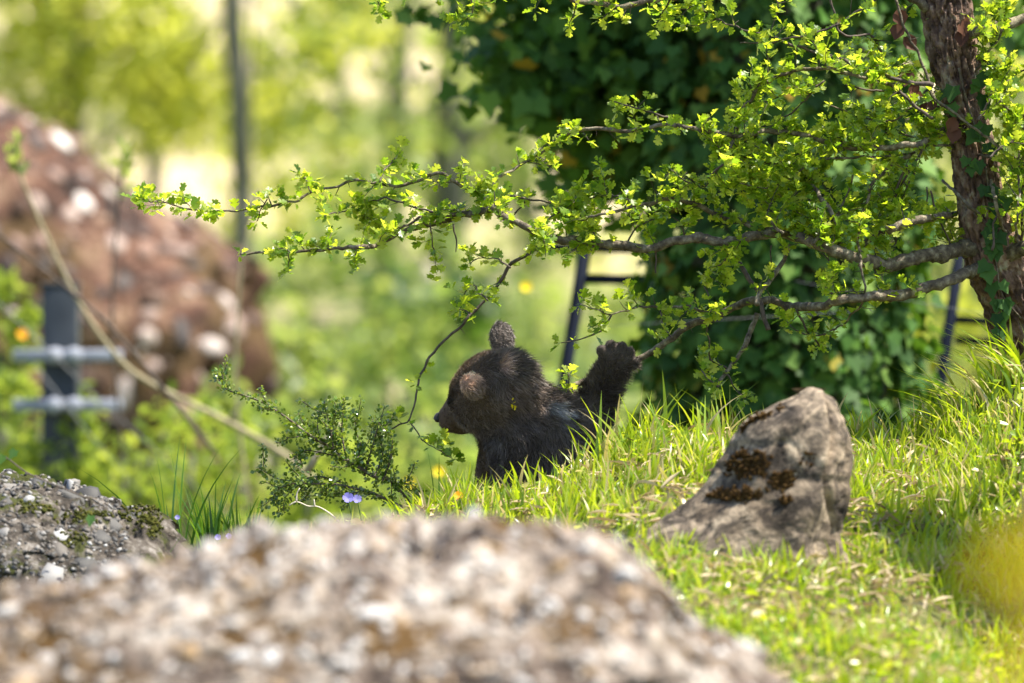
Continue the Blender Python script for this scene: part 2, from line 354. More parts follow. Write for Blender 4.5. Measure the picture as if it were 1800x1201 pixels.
def studs(root, V, F, n_part, n_small, smin, smax, shapes, mat, rng, accept=None, small=(.003, .009), name='pebble', embed=.08):
    p, nn = surf_samples(V, F, n_part*14, rng)
    if accept is not None: k = accept(p, nn); p = p[k]; nn = nn[k]
    sz = smin+(smax-smin)*rng.random(len(p))**3; order = np.argsort(-sz[:max(200, len(sz)//3)]) if False else np.arange(len(p))
    sz = np.sort(sz)[::-1]; kept_p = np.zeros((0, 3)); kept_s = np.zeros(0); cnt = 0; stuff = []
    for q, s, n_ in zip(p, sz, nn):
        if len(kept_p) and (np.linalg.norm(kept_p-q, axis=1) < (kept_s+s)*.80).any(): continue
        kept_p = np.vstack([kept_p, q]); kept_s = np.append(kept_s, s)
        o = bpy.data.objects.new(name, rng.choice(shapes[rng.integers(len(shapes))])); COL.objects.link(o); o.parent = root
        o.matrix_parent_inverse = (Matrix.Translation(root.location) if root.type == 'EMPTY' else root.matrix_basis).inverted()
        t = nrm(np.cross(n_, rng.normal(size=3))); b2 = np.cross(n_, t)
        M = np.eye(4); M[:3, 0] = t*s*(.8+.5*rng.random()); M[:3, 1] = b2*s*(.6+.35*rng.random()); M[:3, 2] = n_*s*(.4+.3*rng.random()); M[:3, 3] = q-n_*s*embed
        R = Matrix(M.tolist()); o.matrix_basis = R; cnt += 1
        if cnt >= n_part: break
    if n_small:
        p, nn = surf_samples(V, F, n_small, rng)
        if accept is not None: k = accept(p, nn); p = p[k]; nn = nn[k]
        s = small[0]+(small[1]-small[0])*rng.random(len(p))**1.5; TV, TF = ICO1
        t = nrm(np.cross(nn, rng.normal(size=(len(p), 3)))); b2 = np.cross(nn, t)
        jit = 1+.25*rng.normal(size=(len(p), len(TV), 1))*.6
        W = TV[None]*jit
        VV = p[:, None]+s[:, None, None]*(W[..., 0:1]*t[:, None]*1.2+W[..., 1:2]*b2[:, None]*.85+W[..., 2:3]*nn[:, None]*.7)
        FF = TF[None]+(np.arange(len(p))*len(TV))[:, None, None]
        o = obj('small_pebbles', VV.reshape(-1, 3), FF.reshape(-1, 3), mat, root, attr=np.repeat(rng.random(len(p)), len(TV))); o['kind'] = 'stuff'

PB_warm = pebble_mat('river_pebble_warm', [(0, (.03, .024, .02)), (.25, (.12, .09, .065)), (.45, (.24, .19, .155)), (.55, (.27, .17, .07)), (.75, (.34, .31, .28)), (1, (.50, .49, .48))])
PB_gray = pebble_mat('river_pebble_grey', [(0, (.02, .02, .02)), (.45, (.06, .056, .052)), (.7, (.12, .098, .076)), (.92, (.17, .165, .16)), (1, (.34, .34, .34))])
PB_red = pebble_mat('river_pebble_red', [(0, (.02, .014, .012)), (.35, (.08, .04, .028)), (.55, (.16, .085, .035)), (.75, (.2, .11, .08)), (.92, (.32, .24, .20)), (1, (.6, .56, .52))])
R1 = rockmat('conglomerate_pale', [(.36, (.025, .018, .015)), (.45, (.10, .073, .057)), (.53, (.24, .20, .165)), (.64, (.40, .37, .33))], .53, (.07, .038, .010), 9)
R2 = rockmat('conglomerate_grey', [(.37, (.010, .009, .007)), (.47, (.045, .037, .03)), (.55, (.10, .085, .07)), (.66, (.24, .22, .2))], .52, (.04, .045, .010), 30, 160)
R3 = rockmat('conglomerate_red', [(.38, (.008, .006, .005)), (.46, (.045, .022, .015)), (.53, (.10, .05, .033)), (.62, (.21, .135, .09))], .52, (.07, .042, .018), 5, 40)

# --- foreground boulder
r_ = np.random.default_rng(11)
bo = empty('boulder', P(560, 1440, 8.6), 'large pale pebbly conglomerate boulder, very blurred, filling the lower left foreground', 'boulder')
ol = [(-760, 1500), (-700, 1250), (-500, 1120), (-250, 1075), (-60, 1045), (0, 1040), (120, 1010), (220, 990), (330, 968), (400, 940), (460, 918), (560, 912), (640, 908), (700, 912), (760, 925), (850, 920), (950, 922), (1040, 922), (1080, 945), (1110, 1000), (1150, 1050), (1190, 1062), (1260, 1110), (1330, 1150), (1390, 1215), (1430, 1300), (1450, 1500)]
V, F = profile_rock(ol, 8.6, .55, .35, C0-.98, 200, 80, .62, ((2.5, .006), (9., .007), (30., .010), (80., .005)), 1, ((11., .05, .18), (24., .03, .15)))
obj('rock_body', V, F, R1, bo, smooth=True)
studs(bo, V, F, 300, 12000, .009, .02, pebble_shapes(5, [PB_warm]), PB_warm, r_, lambda p, n: (p[:, 1] < 8.75) & (p[:, 2] > C0-.55) & (p[:, 0] > -.75), (.003, .010), embed=.12)
# --- left sharp rock
r_ = np.random.default_rng(12)
lr = empty('rock', P(100, 1040, 11.6), 'grey conglomerate rock with embedded pebbles and moss at the left edge behind the big boulder', 'rock')
ol = [(-520, 1100), (-480, 960), (-400, 880), (-250, 840), (-100, 828), (0, 826), (60, 822), (110, 838), (160, 850), (200, 866), (230, 864), (252, 872), (270, 892), (288, 930), (300, 965), (312, 1060)]
V, F = profile_rock(ol, 11.6, .32, .25, C0-.60, 200, 90, .62, ((4, .03), (14., .012), (50., .006), (120., .003)), 4, ((22., .03, .1), (45., .012, .1)))
obj('rock_body', V, F, R2, lr, smooth=True)
studs(lr, V, F, 200, 14000, .006, .034, pebble_shapes(6, [PB_gray]), PB_gray, r_, lambda p, n: (p[:, 1] < 11.75) & (p[:, 0] > -1.15) & (p[:, 0] < P(238, 0, 11.6)[0]), (.0015, .006), embed=.40)
LR_V, LR_F = V, F
# --- red boulder in the background
r_ = np.random.default_rng(13)
rb = empty('boulder', P(100, 1050, 23), 'reddish brown conglomerate boulder standing blurred behind the dark fence post', 'boulder')
ol = [(-620, 1060), (-600, 500), (-450, 250), (-250, 150), (-60, 150), (0, 170), (50, 190), (95, 215), (140, 252), (190, 305), (240, 335), (300, 362), (360, 392), (398, 425), (412, 470), (419, 560), (424, 1060)]
V, F = profile_rock(ol, 23, 1.0, .8, C0-.86, 190, 70, .5, ((1.5, .10), (5., .06), (18., .02)), 7, ((4., .06, .25), (9., .05, .2)))
obj('rock_body', V, F, R3, rb, smooth=True)
studs(rb, V, F, 260, 1500, .02, .055, pebble_shapes(5, [PB_red]), PB_red, r_, lambda p, n: (p[:, 1] < 23.1) & (p[:, 0] > -2.1), (.008, .02))

# --- standing stone
M_stone, nt, b, out = mat_new('weathered_limestone')
c = ramp(nt, [(.38, (.035, .028, .022)), (.46, (.12, .095, .072)), (.54, (.30, .235, .165)), (.63, (.56, .45, .32))], noise_fac(nt, 20, 10, .78, .8))
c2 = ramp(nt, [(.40, (.22, .20, .19)), (.56, (1, 1, 1))], noise_fac(nt, 9, 8, .65))
mm = N(nt, 'ShaderNodeMixRGB', blend_type='MULTIPLY'); mm.inputs[0].default_value = .75; nt.links.new(c, mm.inputs[1]); nt.links.new(c2, mm.inputs[2])
nt.links.new(mm.outputs[0], b.inputs['Base Color']); b.inputs['Roughness'].default_value = .9; b.inputs['Specular IOR Level'].default_value = .2
bumpy(nt, b, noise_fac(nt, 120, 9, .7), .9, .006)
D = 11.1
LEV = [(1030, 1040, 1500, .16), (990, 1062, 1495, .155), (960, 1092, 1484, .15), (930, 1134, 1480, .145), (900, 1176, 1486, .14), (865, 1218, 1494, .13), (830, 1244, 1499, .12), (790, 1266, 1497, .11), (758, 1288, 1490, .10), (732, 1318, 1480, .09), (712, 1358, 1470, .075), (698, 1392, 1460, .06), (688, 1410, 1448, .04), (684, 1422, 1438, .02)]
na = 110; rings = []; L2 = spline([(a, b_, c_, d_*1000) for a, b_, c_, d_ in LEV], 6)
for (py, xl, xr, dd) in L2:
    dd /= 1000; xl_, xr_ = P(xl, py, D)[0], P(xr, py, D)[0]; z = P(0, py, D)[2]
    xc = xl_+(xr_-xl_)*.80                                     # crease between the wide left face and the narrow right face
    poly = np.array([[xl_, D+.02], [xl_+(xc-xl_)*.45, D-dd*.75], [xc, D-dd], [xr_, D-dd*.25], [xr_-.01, D+dd*.6], [xc-.04, D+dd], [xl_+.03, D+dd*.7]])
    pp = np.vstack([poly, poly[:1]]); seg = np.linalg.norm(np.diff(pp, axis=0), axis=1); cu = np.concatenate([[0], np.cumsum(seg)])
    s = np.linspace(0, cu[-1], na, endpoint=False); X = np.interp(s, cu, pp[:, 0]); Y = np.interp(s, cu, pp[:, 1])
    for _ in range(3): X = (np.roll(X, 1)+X*2+np.roll(X, -1))/4; Y = (np.roll(Y, 1)+Y*2+np.roll(Y, -1))/4
    rings.append(np.stack([X, Y, np.full(na, z)], 1))
V = np.array(rings); cen = V.mean(1, keepdims=True); nn = nrm((V-cen)*np.array([1, 1, 0.01])+np.array([0, 0, .001]))
r = fbm(V*np.array([6, 6, 7]), 3)*.007+fbm(V*np.array([46, 46, 17])+5, 4)*.004-.0045*np.exp(-((V[..., 2]-(P(0, 872, D)[2]+(V[..., 0]-.35)*.15+.01*np.sin(V[..., 0]*30)))/.008)**2)-.003*np.exp(-((V[..., 2]-(P(0, 800, D)[2]+(V[..., 0]-.35)*.35+.008*np.sin(V[..., 0]*40)))/.006)**2)+0*V[..., 0]
led = np.abs(fbm(V*np.array([4, 4, 16])+V[..., :1]*8+2, 3)); r = r-.004*np.exp(-(led/.08)**2)
# vertical crack beside the crease
r = r-.016*np.exp(-((V[..., 0]-(P(1456, 0, D)[0]+.006*np.sin(V[..., 2]*40)))/.004)**2)*(V[..., 1] < D)
V = V+nn*r[..., None]
nl = len(V); Vf = np.vstack([V.reshape(-1, 3), V[-1].mean(0)+[0, 0, .003]]); k = np.arange(na); F = []
for i in range(nl-1): F.append(np.stack([i*na+k, i*na+(k+1) % na, (i+1)*na+(k+1) % na, (i+1)*na+k], 1))
F = np.concatenate(F); capf = np.stack([(nl-1)*na+k, (nl-1)*na+(k+1) % na, np.full(na, nl*na)], 1)
st = empty('standing_stone', P(1320, 990, D), 'grey brown upright stone with a sloping left side and brown moss patches on the lawn', 'stone')
obj('stone_body', Vf, [F, capf], M_stone, st, smooth=True)
# moss cushions on the stone
fc = Vf[F].mean(1); front = fc[:, 1] < D
def moss_patch(center_px, rx, ry, n, parent, srcV, name='moss', size=(.0015, .0038), mat=M_moss):
    pts = []
    for _ in range(n):
        a = RNG.random()*2*PI; r = RNG.random()**.6; x = center_px[0]+rx*r*math.cos(a); y = center_px[1]+ry*r*math.sin(a)
        pts.append((x, y))
    pts = np.array(pts); spx = 900+srcV[:, 0]/srcV[:, 1]*12000; spy = 600.5-(srcV[:, 2]-C0)/srcV[:, 1]*12000
    cand = srcV; out_ = []
    for (x, y) in pts:
        j = np.argsort((spx-x)**2+(spy-y)**2)[:6]; j = j[np.argmin(cand[j, 1])]; out_.append(cand[j]+np.array([RNG.normal()*.003, .001, RNG.normal()*.003]))
    out_ = np.array(out_); TV, TF = ICO1; s = size[0]+(size[1]-size[0])*RNG.random(n)
    VV = out_[:, None]+TV[None]*s[:, None, None]*(1+.3*RNG.normal(size=(n, len(TV), 1)))
    FF = TF[None]+(np.arange(n)*len(TV))[:, None, None]
    o = obj(name, VV.reshape(-1, 3), FF.reshape(-1, 3), mat, parent); o['kind'] = 'stuff'; return o
frontV = Vf[(Vf[:, 1] < D-.005)]
for c_, rx, ry, n in (((1310, 815), 40, 26, 620), ((1290, 868), 48, 10, 480), ((1375, 842), 20, 15, 240), ((1325, 728), 32, 8, 200), ((1420, 806), 9, 7, 25), ((1305, 745), 12, 7, 25), ((1382, 875), 9, 7, 25), ((1372, 716), 10, 4, 20)):
    moss_patch(c_, rx, ry, n, st, frontV)

# ================================================================== BEAR
def BP(px, py, dy=0): return P(px, py, 12.12)+np.array([0, dy/1000, 0])
f_ = nrm(np.array([-.72, .62, -.30])); R_ = np.array([.38, .746, .63]); R_ = nrm(R_-f_*R_.dot(f_)); u_ = np.cross(R_, f_)
HC = BP(872, 676, 0)
def H(f, r, u): return HC+(f*f_+r*R_+u*u_)/1000
vox = .0032
lo = np.array([-.13, 11.92, C0-.47]); hi = np.array([.27, 12.38, C0+.06])
xs = [np.arange(lo[i], hi[i], vox) for i in range(3)]
G = np.stack(np.meshgrid(*xs, indexing='ij'), -1).astype(np.float32)
def sd_cone(a, b, ra, rb, flat=None):
    a = np.array(a, np.float32); b = np.array(b, np.float32); ab = b-a; t = np.clip(((G-a)@ab)/(ab@ab), 0, 1)
    q = G-a-t[..., None]*ab
    return np.linalg.norm(q, axis=-1)-(ra+(rb-ra)*t)/1
def sd_ell(c, ax, rad):
    q = (G-np.array(c, np.float32))@np.array(ax, np.float32).T; rad = np.array(rad, np.float32)
    k0 = np.linalg.norm(q/rad, axis=-1); k1 = np.linalg.norm(q/rad**2, axis=-1); return k0*(k0-1)/(k1+1e-9)
def smin(a, b, k):
    h = np.clip(.5+.5*(b-a)/k, 0, 1); return b*(1-h)+a*h-k*h*(1-h)
AX = np.stack([f_, R_, u_])
mm_ = lambda *a: np.array(a)/1000
body = sd_cone(BP(940, 790, 35), BP(938, 950, 45), .088, .105)
body = smin(body, sd_cone(BP(905, 722, 22), BP(945, 800, 35), .062, .083), .045)           # neck to back
body = smin(body, sd_ell(BP(975, 752, 30), np.eye(3), mm_(55, 55, 50)), .04)               # right shoulder
body = smin(body, sd_cone(BP(1000, 770, 45), BP(1040, 728, 62), .044, .034), .04)          # upper arm
body = smin(body, sd_cone(BP(1040, 728, 62), BP(1070, 662, 36), .033, .028), .02)          # forearm
body = smin(body, sd_cone(BP(885, 830, 60), BP(855, 905, 130), .045, .032), .03)           # left arm
body = smin(body, sd_cone(BP(855, 905, 130), BP(850, 985, 150), .03, .03), .02)
for hx, kx in ((895, 862), (985, 1010)):
    body = smin(body, sd_cone(BP(hx, 950, 60), BP(kx, 960, 160), .07, .045), .04)
    body = smin(body, sd_cone(BP(kx, 960, 160), BP(kx, 1030, 130), .042, .03), .03)
    body = smin(body, sd_cone(BP(kx, 1035, 120), BP(kx, 1035, 180), .028, .024), .02)
head = sd_ell(H(5, -3, -2), AX, mm_(82, 65, 63))
head = smin(head, sd_ell(H(42, 34, -18), AX, mm_(38, 32, 34)), .02); head = smin(head, sd_ell(H(42, -34, -18), AX, mm_(38, 32, 34)), .02)
head = smin(head, sd_cone(H(66, 0, -14), H(132, 0, -28), .044, .026), .024)
head = smin(head, sd_cone(H(64, 0, -38), H(122, 0, -50), .030, .016), .012)
head = smin(head, sd_ell(H(147, 0, -20), AX, mm_(12, 13, 10)), .006)
earc = {}
for s in (1, -1):
    e = nrm(s*.72*R_+.66*u_-.10*f_); n_e = nrm(f_-e*f_.dot(e)+.25*s*R_); n_e = nrm(n_e-e*n_e.dot(e)); t_e = np.cross(e, n_e)
    c_ = H(-16, s*60, 38)+e*.014; earc[s] = (c_, e, n_e)
    ear = sd_ell(c_, np.stack([e, n_e, t_e]), mm_(27 if s < 0 else 30, 14, 22 if s < 0 else 25)); ear = np.maximum(ear, -sd_ell(c_+n_e*.016+e*.003, np.stack([e, n_e, t_e]), mm_(19, 11, 15)))
    head = smin(head, ear, .010)
body = smin(body, head, .03)
paw = sd_ell(BP(1082, 636, 22), np.eye(3), mm_(31, 20, 30))
TOES = [((1058, 614), -22), ((1074, 605), -10), ((1093, 608), 2), ((1107, 617), 12), ((1115, 635), 22)]
for i, ((tx, ty), _) in enumerate(TOES):
    a = BP(1083+(tx-1083)*.45, 634+(ty-634)*.4, 14); b_ = BP(tx, ty+2, 16); c_ = BP(1083+(tx-1083)*.98, 634+(ty-634)*.86+4, 34)
    paw = smin(paw, sd_cone(a, b_, .0095, .0088), .004); paw = smin(paw, sd_cone(b_, c_, .0088, .008), .003)
body = smin(body, paw, .015)
import openvdb
grid = openvdb.FloatGrid(background=1.0); grid.copyFromArray(np.ascontiguousarray(body.astype(np.float32)))
grid.transform = openvdb.createLinearTransform(voxelSize=vox)
res = grid.convertToPolygons(isovalue=0.0)
if len(res) == 3: bv, bt, bq = res
else: bv, bq = res; bt = np.zeros((0, 3), int)
bv = bv+lo; bq = np.asarray(bq, np.int64)
A = bv[bq[:, 0]]; nq = np.cross(bv[bq[:, 2]]-A, bv[bq[:, 3]]-bv[bq[:, 1]]); cc = bv[bq].mean(1)-bv.mean(0)
if (nq*cc).sum() < 0: bq = bq[:, ::-1]; nq = -nq
del G
def to_px(p): return 900+p[:, 0]/p[:, 1]*12000, 600.5-(p[:, 2]-C0)/p[:, 1]*12000
def blob(px, py, cx, cy, rx, ry, rot=0, soft=.5):
    c, s = math.cos(rot), math.sin(rot); dx, dy = px-cx, py-cy; a = (dx*c+dy*s)/rx; b = (-dx*s+dy*c)/ry
    return np.clip((1-np.sqrt(a*a+b*b))/soft+.0, 0, 1)
def pelage_and_sun(p, n):
    px, py = to_px(p); base = np.tile(np.array([.078, .062, .053]), (len(p), 1))
    def mixc(w, c):
        nonlocal base
        base = base*(1-w[:, None])+np.array(c)*w[:, None]
    dh = (p-HC); hf = dh@f_; hr = dh@R_; hu = dh@u_; rr = np.linalg.norm(dh, axis=1)
    headw = np.clip((.105-rr)/.03, 0, 1)*np.clip((hf+.045)/.03, 0, 1); headw = np.maximum(headw, np.clip((hf-.03)/.02, 0, 1))
    mixc(headw*.9, (.15, .108, .076))
    mixc(np.clip((hf-.085)/.03, 0, 1)*.7, (.12, .072, .05))
    fr = p[:, 1] < 12.17
    mixc(blob(px, py, 920, 700, 52, 40)*.6*fr, (.14, .095, .07))
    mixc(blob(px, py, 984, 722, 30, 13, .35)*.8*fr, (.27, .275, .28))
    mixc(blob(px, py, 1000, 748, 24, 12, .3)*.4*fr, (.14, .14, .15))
    mixc(blob(px, py, 868, 776, 24, 16)*.3*fr, (.1, .09, .08))
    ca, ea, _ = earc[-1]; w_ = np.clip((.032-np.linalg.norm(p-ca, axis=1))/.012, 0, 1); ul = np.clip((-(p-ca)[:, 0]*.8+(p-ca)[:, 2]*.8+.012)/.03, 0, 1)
    mixc(w_*.7, (.17, .115, .085)); mixc(w_*ul**1.5, (.80, .50, .34))  # tan ear, then sunlight on its upper left painted into the coat
    ca, ea, _ = earc[1]; w_ = np.clip((.036-np.linalg.norm(p-ca, axis=1))/.008, 0, 1); mixc(w_*.8, (.12, .105, .10))
    mixc(blob(px, py, 790, 704, 11, 10)*.9*fr, (.02, .016, .014))
    mixc(blob(px, py, 888, 642, 15, 21, -.5, .6)*.9*fr, (.42, .29, .23))  # patch of sunlight behind the far ear, painted into the coat colour
    return base
bvn = np.zeros_like(bv)
for k in range(4): np.add.at(bvn, bq[:, k], nq)
bvn = nrm(bvn)
M_skin, nt, b, out = mat_new('bear_skin'); a_ = N(nt, 'ShaderNodeAttribute', attribute_name='fcol')
dk = N(nt, 'ShaderNodeMixRGB', blend_type='MULTIPLY'); dk.inputs[0].default_value = 1; dk.inputs[2].default_value = (.6, .55, .55, 1)
nt.links.new(a_.outputs['Color'], dk.inputs[1]); nt.links.new(dk.outputs[0], b.inputs['Base Color']); b.inputs['Roughness'].default_value = .9
M_fur, nt, b, out = mat_new('bear_fur'); a_ = N(nt, 'ShaderNodeAttribute', attribute_name='fcol'); nt.links.new(a_.outputs['Color'], b.inputs['Base Color'])
b.inputs['Roughness'].default_value = .5; b.inputs['Specular IOR Level'].default_value = .35
bear = empty('bear_cub', BP(935, 1060, 40), 'dark brown bear cub seen from behind, head turned left, one paw raised to a branch', 'bear cub')
obj('body', bv, [bq, bt], M_skin, bear, smooth=True, col=pelage_and_sun(bv, bvn))
# fur
rf = np.random.default_rng(5)
def fur(n, zmin):
    p, nn = surf_samples(bv, bq, n, rf); k = (p[:, 2] > zmin); p, nn = p[k], nn[k]
    # smooth normals via nearest vertex of the sampled face is not needed: faces are tiny
    px, py = to_px(p); dh = p-HC; hf = dh@f_; rr = np.linalg.norm(dh, axis=1)
    hw = np.clip((.11-rr)/.03, 0, 1)*np.clip((hf+.05)/.04, 0, 1); hw = np.maximum(hw, np.clip((hf-.03)/.02, 0, 1))
    arm = np.clip((px-1010)/20, 0, 1)*(py < 790); pawm = np.clip((655-py)/15, 0, 1)*(px > 1035)
    muz = np.clip((hf-.07)/.03, 0, 1)
    earw = np.maximum(*[np.clip((.038-np.linalg.norm(p-earc[s][0], axis=1))/.006, 0, 1) for s in (1, -1)])
    L = .0155*(1-hw)+.0085*hw; L = L*(1-arm)+.014*arm; L = L*(1-pawm)+(.0045+.003*np.clip((py-622)/15, 0, 1))*pawm; L = L*(1-muz)+.0035*muz; L = L*(1-earw)+.0065*earw
    flow = np.tile(np.array([.25, .05, -1.0]), (len(p), 1))*(1-hw)[:, None]+(-f_-.2*u_)*hw[:, None]
    axis_arm = nrm(BP(1072, 655, 30)-BP(1020, 750, 60)); flow = flow*(1-arm)[:, None]+axis_arm*arm[:, None]
    # long ruff behind the head lies back along the neck
    ruff = np.clip((.15-rr)/.03, 0, 1)*(1-hw); L = L*(1+.15*ruff); flow = flow+ruff[:, None]*np.array([.7, 0, .2])
    ft = flow-nn*(flow*nn).sum(1)[:, None]; ft = nrm(ft)
    cl = np.stack([fbm(p*55+q, 3) for q in (0, 31, 67)], -1); cl2 = np.stack([vnoise(p*160+q) for q in (9, 41, 77)], -1)
    up = .75-.25*muz; d = nrm(nn*up[:, None]+ft*.5+cl*.42*(1-.6*hw)[:, None]+cl2*.5*(1-.3*hw)[:, None]+rf.normal(size=p.shape)*.22)
    L = L*(.55+.75*rf.random(len(p)))*(1+.35*cl[:, 0])
    d = nrm(d+np.stack([fbm(p*22+q, 2) for q in (3, 51, 87)], -1)*.35*(1-hw)[:, None])
    seg = 3; t = np.linspace(0, 1, seg+1); g_ = ft*.5+np.array([0, 0, -.25])
    c = p[:, None]-nn[:, None]*.001+d[:, None]*(L[:, None]*t)[..., None]+g_[:, None]*(L[:, None]*t**2*.45)[..., None]
    side = nrm(np.cross(d, rf.normal(size=p.shape))); wd = (.00042*(1-.15*hw))[:, None]*(1-t[None]**1.5)+.00004
    Aa = c-side[:, None]*wd[..., None]; Bb = c+side[:, None]*wd[..., None]
    V = np.stack([Aa, Bb], 2).reshape(len(p), -1, 3); kk = np.arange(seg)*2; f = np.stack([kk, kk+1, kk+3, kk+2], 1)
    F = f[None]+(np.arange(len(p))*(seg+1)*2)[:, None, None]
    col = pelage_and_sun(p, nn); lum = (.65+.7*rf.random(len(p)))*(1+.35*cl[:, 1]); col = col*lum[:, None]
    tipc = np.repeat((1+.9*t**2)[None], len(p), 0)                                        # paler hair tips
    colv = (col[:, None]*tipc[..., None]+np.array([.018, .011, .006])*t[None, :, None]**2)
    colv = np.repeat(colv, 2, 1).reshape(-1, 3)
    return V.reshape(-1, 3), F.reshape(-1, 4), np.clip(colv, 0, 1)
V, F, cv = fur(150000, C0-.30)
o = obj('fur', V, F, M_fur, bear, col=cv); o['kind'] = 'stuff'
M_black = noise_mat('wet_black_skin', [(.3, (.012, .01, .01)), (.7, (.025, .02, .02))], 60, .5, .2, .001, spec=.3)
M_claw = noise_mat('dark_claw', [(.3, (.03, .025, .02)), (.7, (.10, .08, .06))], 60, .4, .1, .001, spec=.5)
V, F = ico(3); W = V*mm_(9, 12, 8)[None]; W[:, 0] += .002*(V[:, 2] > .3)
obj('nose', H(155, 0, -17)+W@AX, F, M_black, bear, smooth=True)
for s in (1, -1):
    V, F = ico(2); obj('eye', H(82, s*30, 4)+V*.0062, F, M_black, bear, smooth=True)
for (tx, ty), _ in TOES:
    a = BP(1083+(tx-1083)*.98, 634+(ty-634)*.86+4, 40); V, F = tube(spline([a, a+mm_(0, 7, -1), a+mm_(-2, 10, -8)], .003), [.003, .0028, .0026, .002, .0012, .0004][:len(spline([a, a+mm_(0, 7, -1), a+mm_(-2, 10, -8)], .003))] if len(spline([a, a+mm_(0, 7, -1), a+mm_(-2, 10, -8)], .003)) <= 6 else .002, 6)
    obj('claw', V, F, M_claw, bear, smooth=True)
# scrap of yellow moss caught in the fur
n = 12; p = BP(902, 711, -92)+RNG.normal(size=(n, 3))*mm_(5, 2, 5); near_ = []
for q in p:
    m_ = (np.abs(bv[:, 0]-q[0]) < .006) & (np.abs(bv[:, 2]-q[2]) < .006); near_.append(bv[m_][:, 1].min()-.014 if m_.any() else q[1])
p[:, 1] = near_; V, F, t = scatter(T_sim, p, rdir(n), rdir(n), .006); 
tag(obj('moss_scrap', V, F, M_petY, attr=t), 'tiny yellow scrap of moss caught in the fur of the cub\'s neck', 'moss', kind='stuff')

# ================================================================== HAWTHORN
haw = empty('hawthorn_tree', P(1800, 640, 12.25), 'hawthorn tree at right with rough leaning trunk and long leafy branches over the cub', 'tree')
trunk_px = [(1648, -330, 12.12, 44), (1655, -160, 12.12, 46), (1660, -40, 12.12, 48), (1668, 60, 12.12, 47), (1685, 140, 12.12, 44), (1702, 230, 12.12, 42), (1717, 320, 12.12, 43), (1730, 400, 12.13, 46), (1745, 450, 12.14, 54), (1768, 510, 12.16, 52), (1795, 580, 12.2, 56), (1825, 660, 12.25, 68), (1845, 760, 12.3, 85)]
tp = spline([(*P(a, b_, d), r/1000) for a, b_, d, r in trunk_px], .004); seg = 110
T = nrm(np.gradient(tp[:, :3], axis=0)); V = []
for i, q in enumerate(tp):
    X = nrm(np.cross(T[i], [0, 1, 0])); Y = np.cross(X, T[i]); a = np.arange(seg)*2*PI/seg
    V.append(q[:3]+q[3]*(np.cos(a)[:, None]*X+np.sin(a)[:, None]*Y))
V = np.array(V); cen = tp[:, None, :3]; nn = nrm(V-cen); arc = np.arange(seg)*2*PI/seg
along = np.arange(len(tp))*.004
# long bark plates: noise stretched along the stem
q = np.stack([np.cos(arc)[None]*7+0*along[:, None], np.sin(arc)[None]*7+0*along[:, None], along[:, None]*28+0*arc[None]], -1)
r1 = np.abs(fbm(q, 3)); q2 = q*np.array([2.4, 2.4, 1.6]); r2 = fbm(q2+5, 3)
lump = fbm(V*9, 2)*.006
disp = -.013*np.exp(-(r1/.15)**2)+np.clip(r2, -.5, .8)*.0045+lump
V = V+nn*disp[..., None]; k = np.arange(seg); F = np.concatenate([np.stack([i*seg+k, i*seg+(k+1) % seg, (i+1)*seg+(k+1) % seg, (i+1)*seg+k], 1) for i in range(len(tp)-1)])[:, ::-1]
obj('trunk', V.reshape(-1, 3), F, M_bark, haw, smooth=True)

twigs = []; leafpos = []; leafdir = []; leafn = []; leafs = []
def leaf_cluster(p, axis_, k, size):
    for i in range(k):
        d = nrm(axis_*.35+rdir(1)[0]*.9+np.array([0, -.05, .12])); leafpos.append(p+d*.003); leafdir.append(d)
        leafn.append(nrm(np.array([0, -.15, 1.])+RNG.normal(size=3)*.55)); leafs.append(size*(.4+.85*RNG.random()))
def twig(p0, d0, L, r, leaf, size, depth=0):
    n = max(4, int(L/.008)); p = np.array(p0); d = nrm(np.array(d0)); pts = [p]
    wob = rdir(1)[0]
    for i in range(n):
        d = nrm(d+wob*.10+rdir(1)[0]*.16); 
        if RNG.random() < .25: wob = rdir(1)[0]
        p = p+d*L/n; pts.append(p)
    pts = np.array(pts); rr = np.linspace(r, r*.45, len(pts)); twigs.append((L, tube(pts, rr, 5)))
    step = max(1, int(.016/(L/n)))
    for i in range(1, len(pts)):
        if i % step == 0 and RNG.random() < leaf or i == len(pts)-1:
            ax = nrm(pts[i]-pts[i-1]); leaf_cluster(pts[i], nrm(ax*.5+rdir(1)[0]*.6), RNG.integers(3, 6) if i < len(pts)-1 else 4, size)
        if depth < 1 and RNG.random() < .10 and L > .05:
            ax = nrm(pts[i]-pts[i-1]); s = nrm(np.cross(ax, rdir(1)[0])); twig(pts[i], ax*.5+s, L*.45, r*.7, leaf, size, depth+1)
branches = []
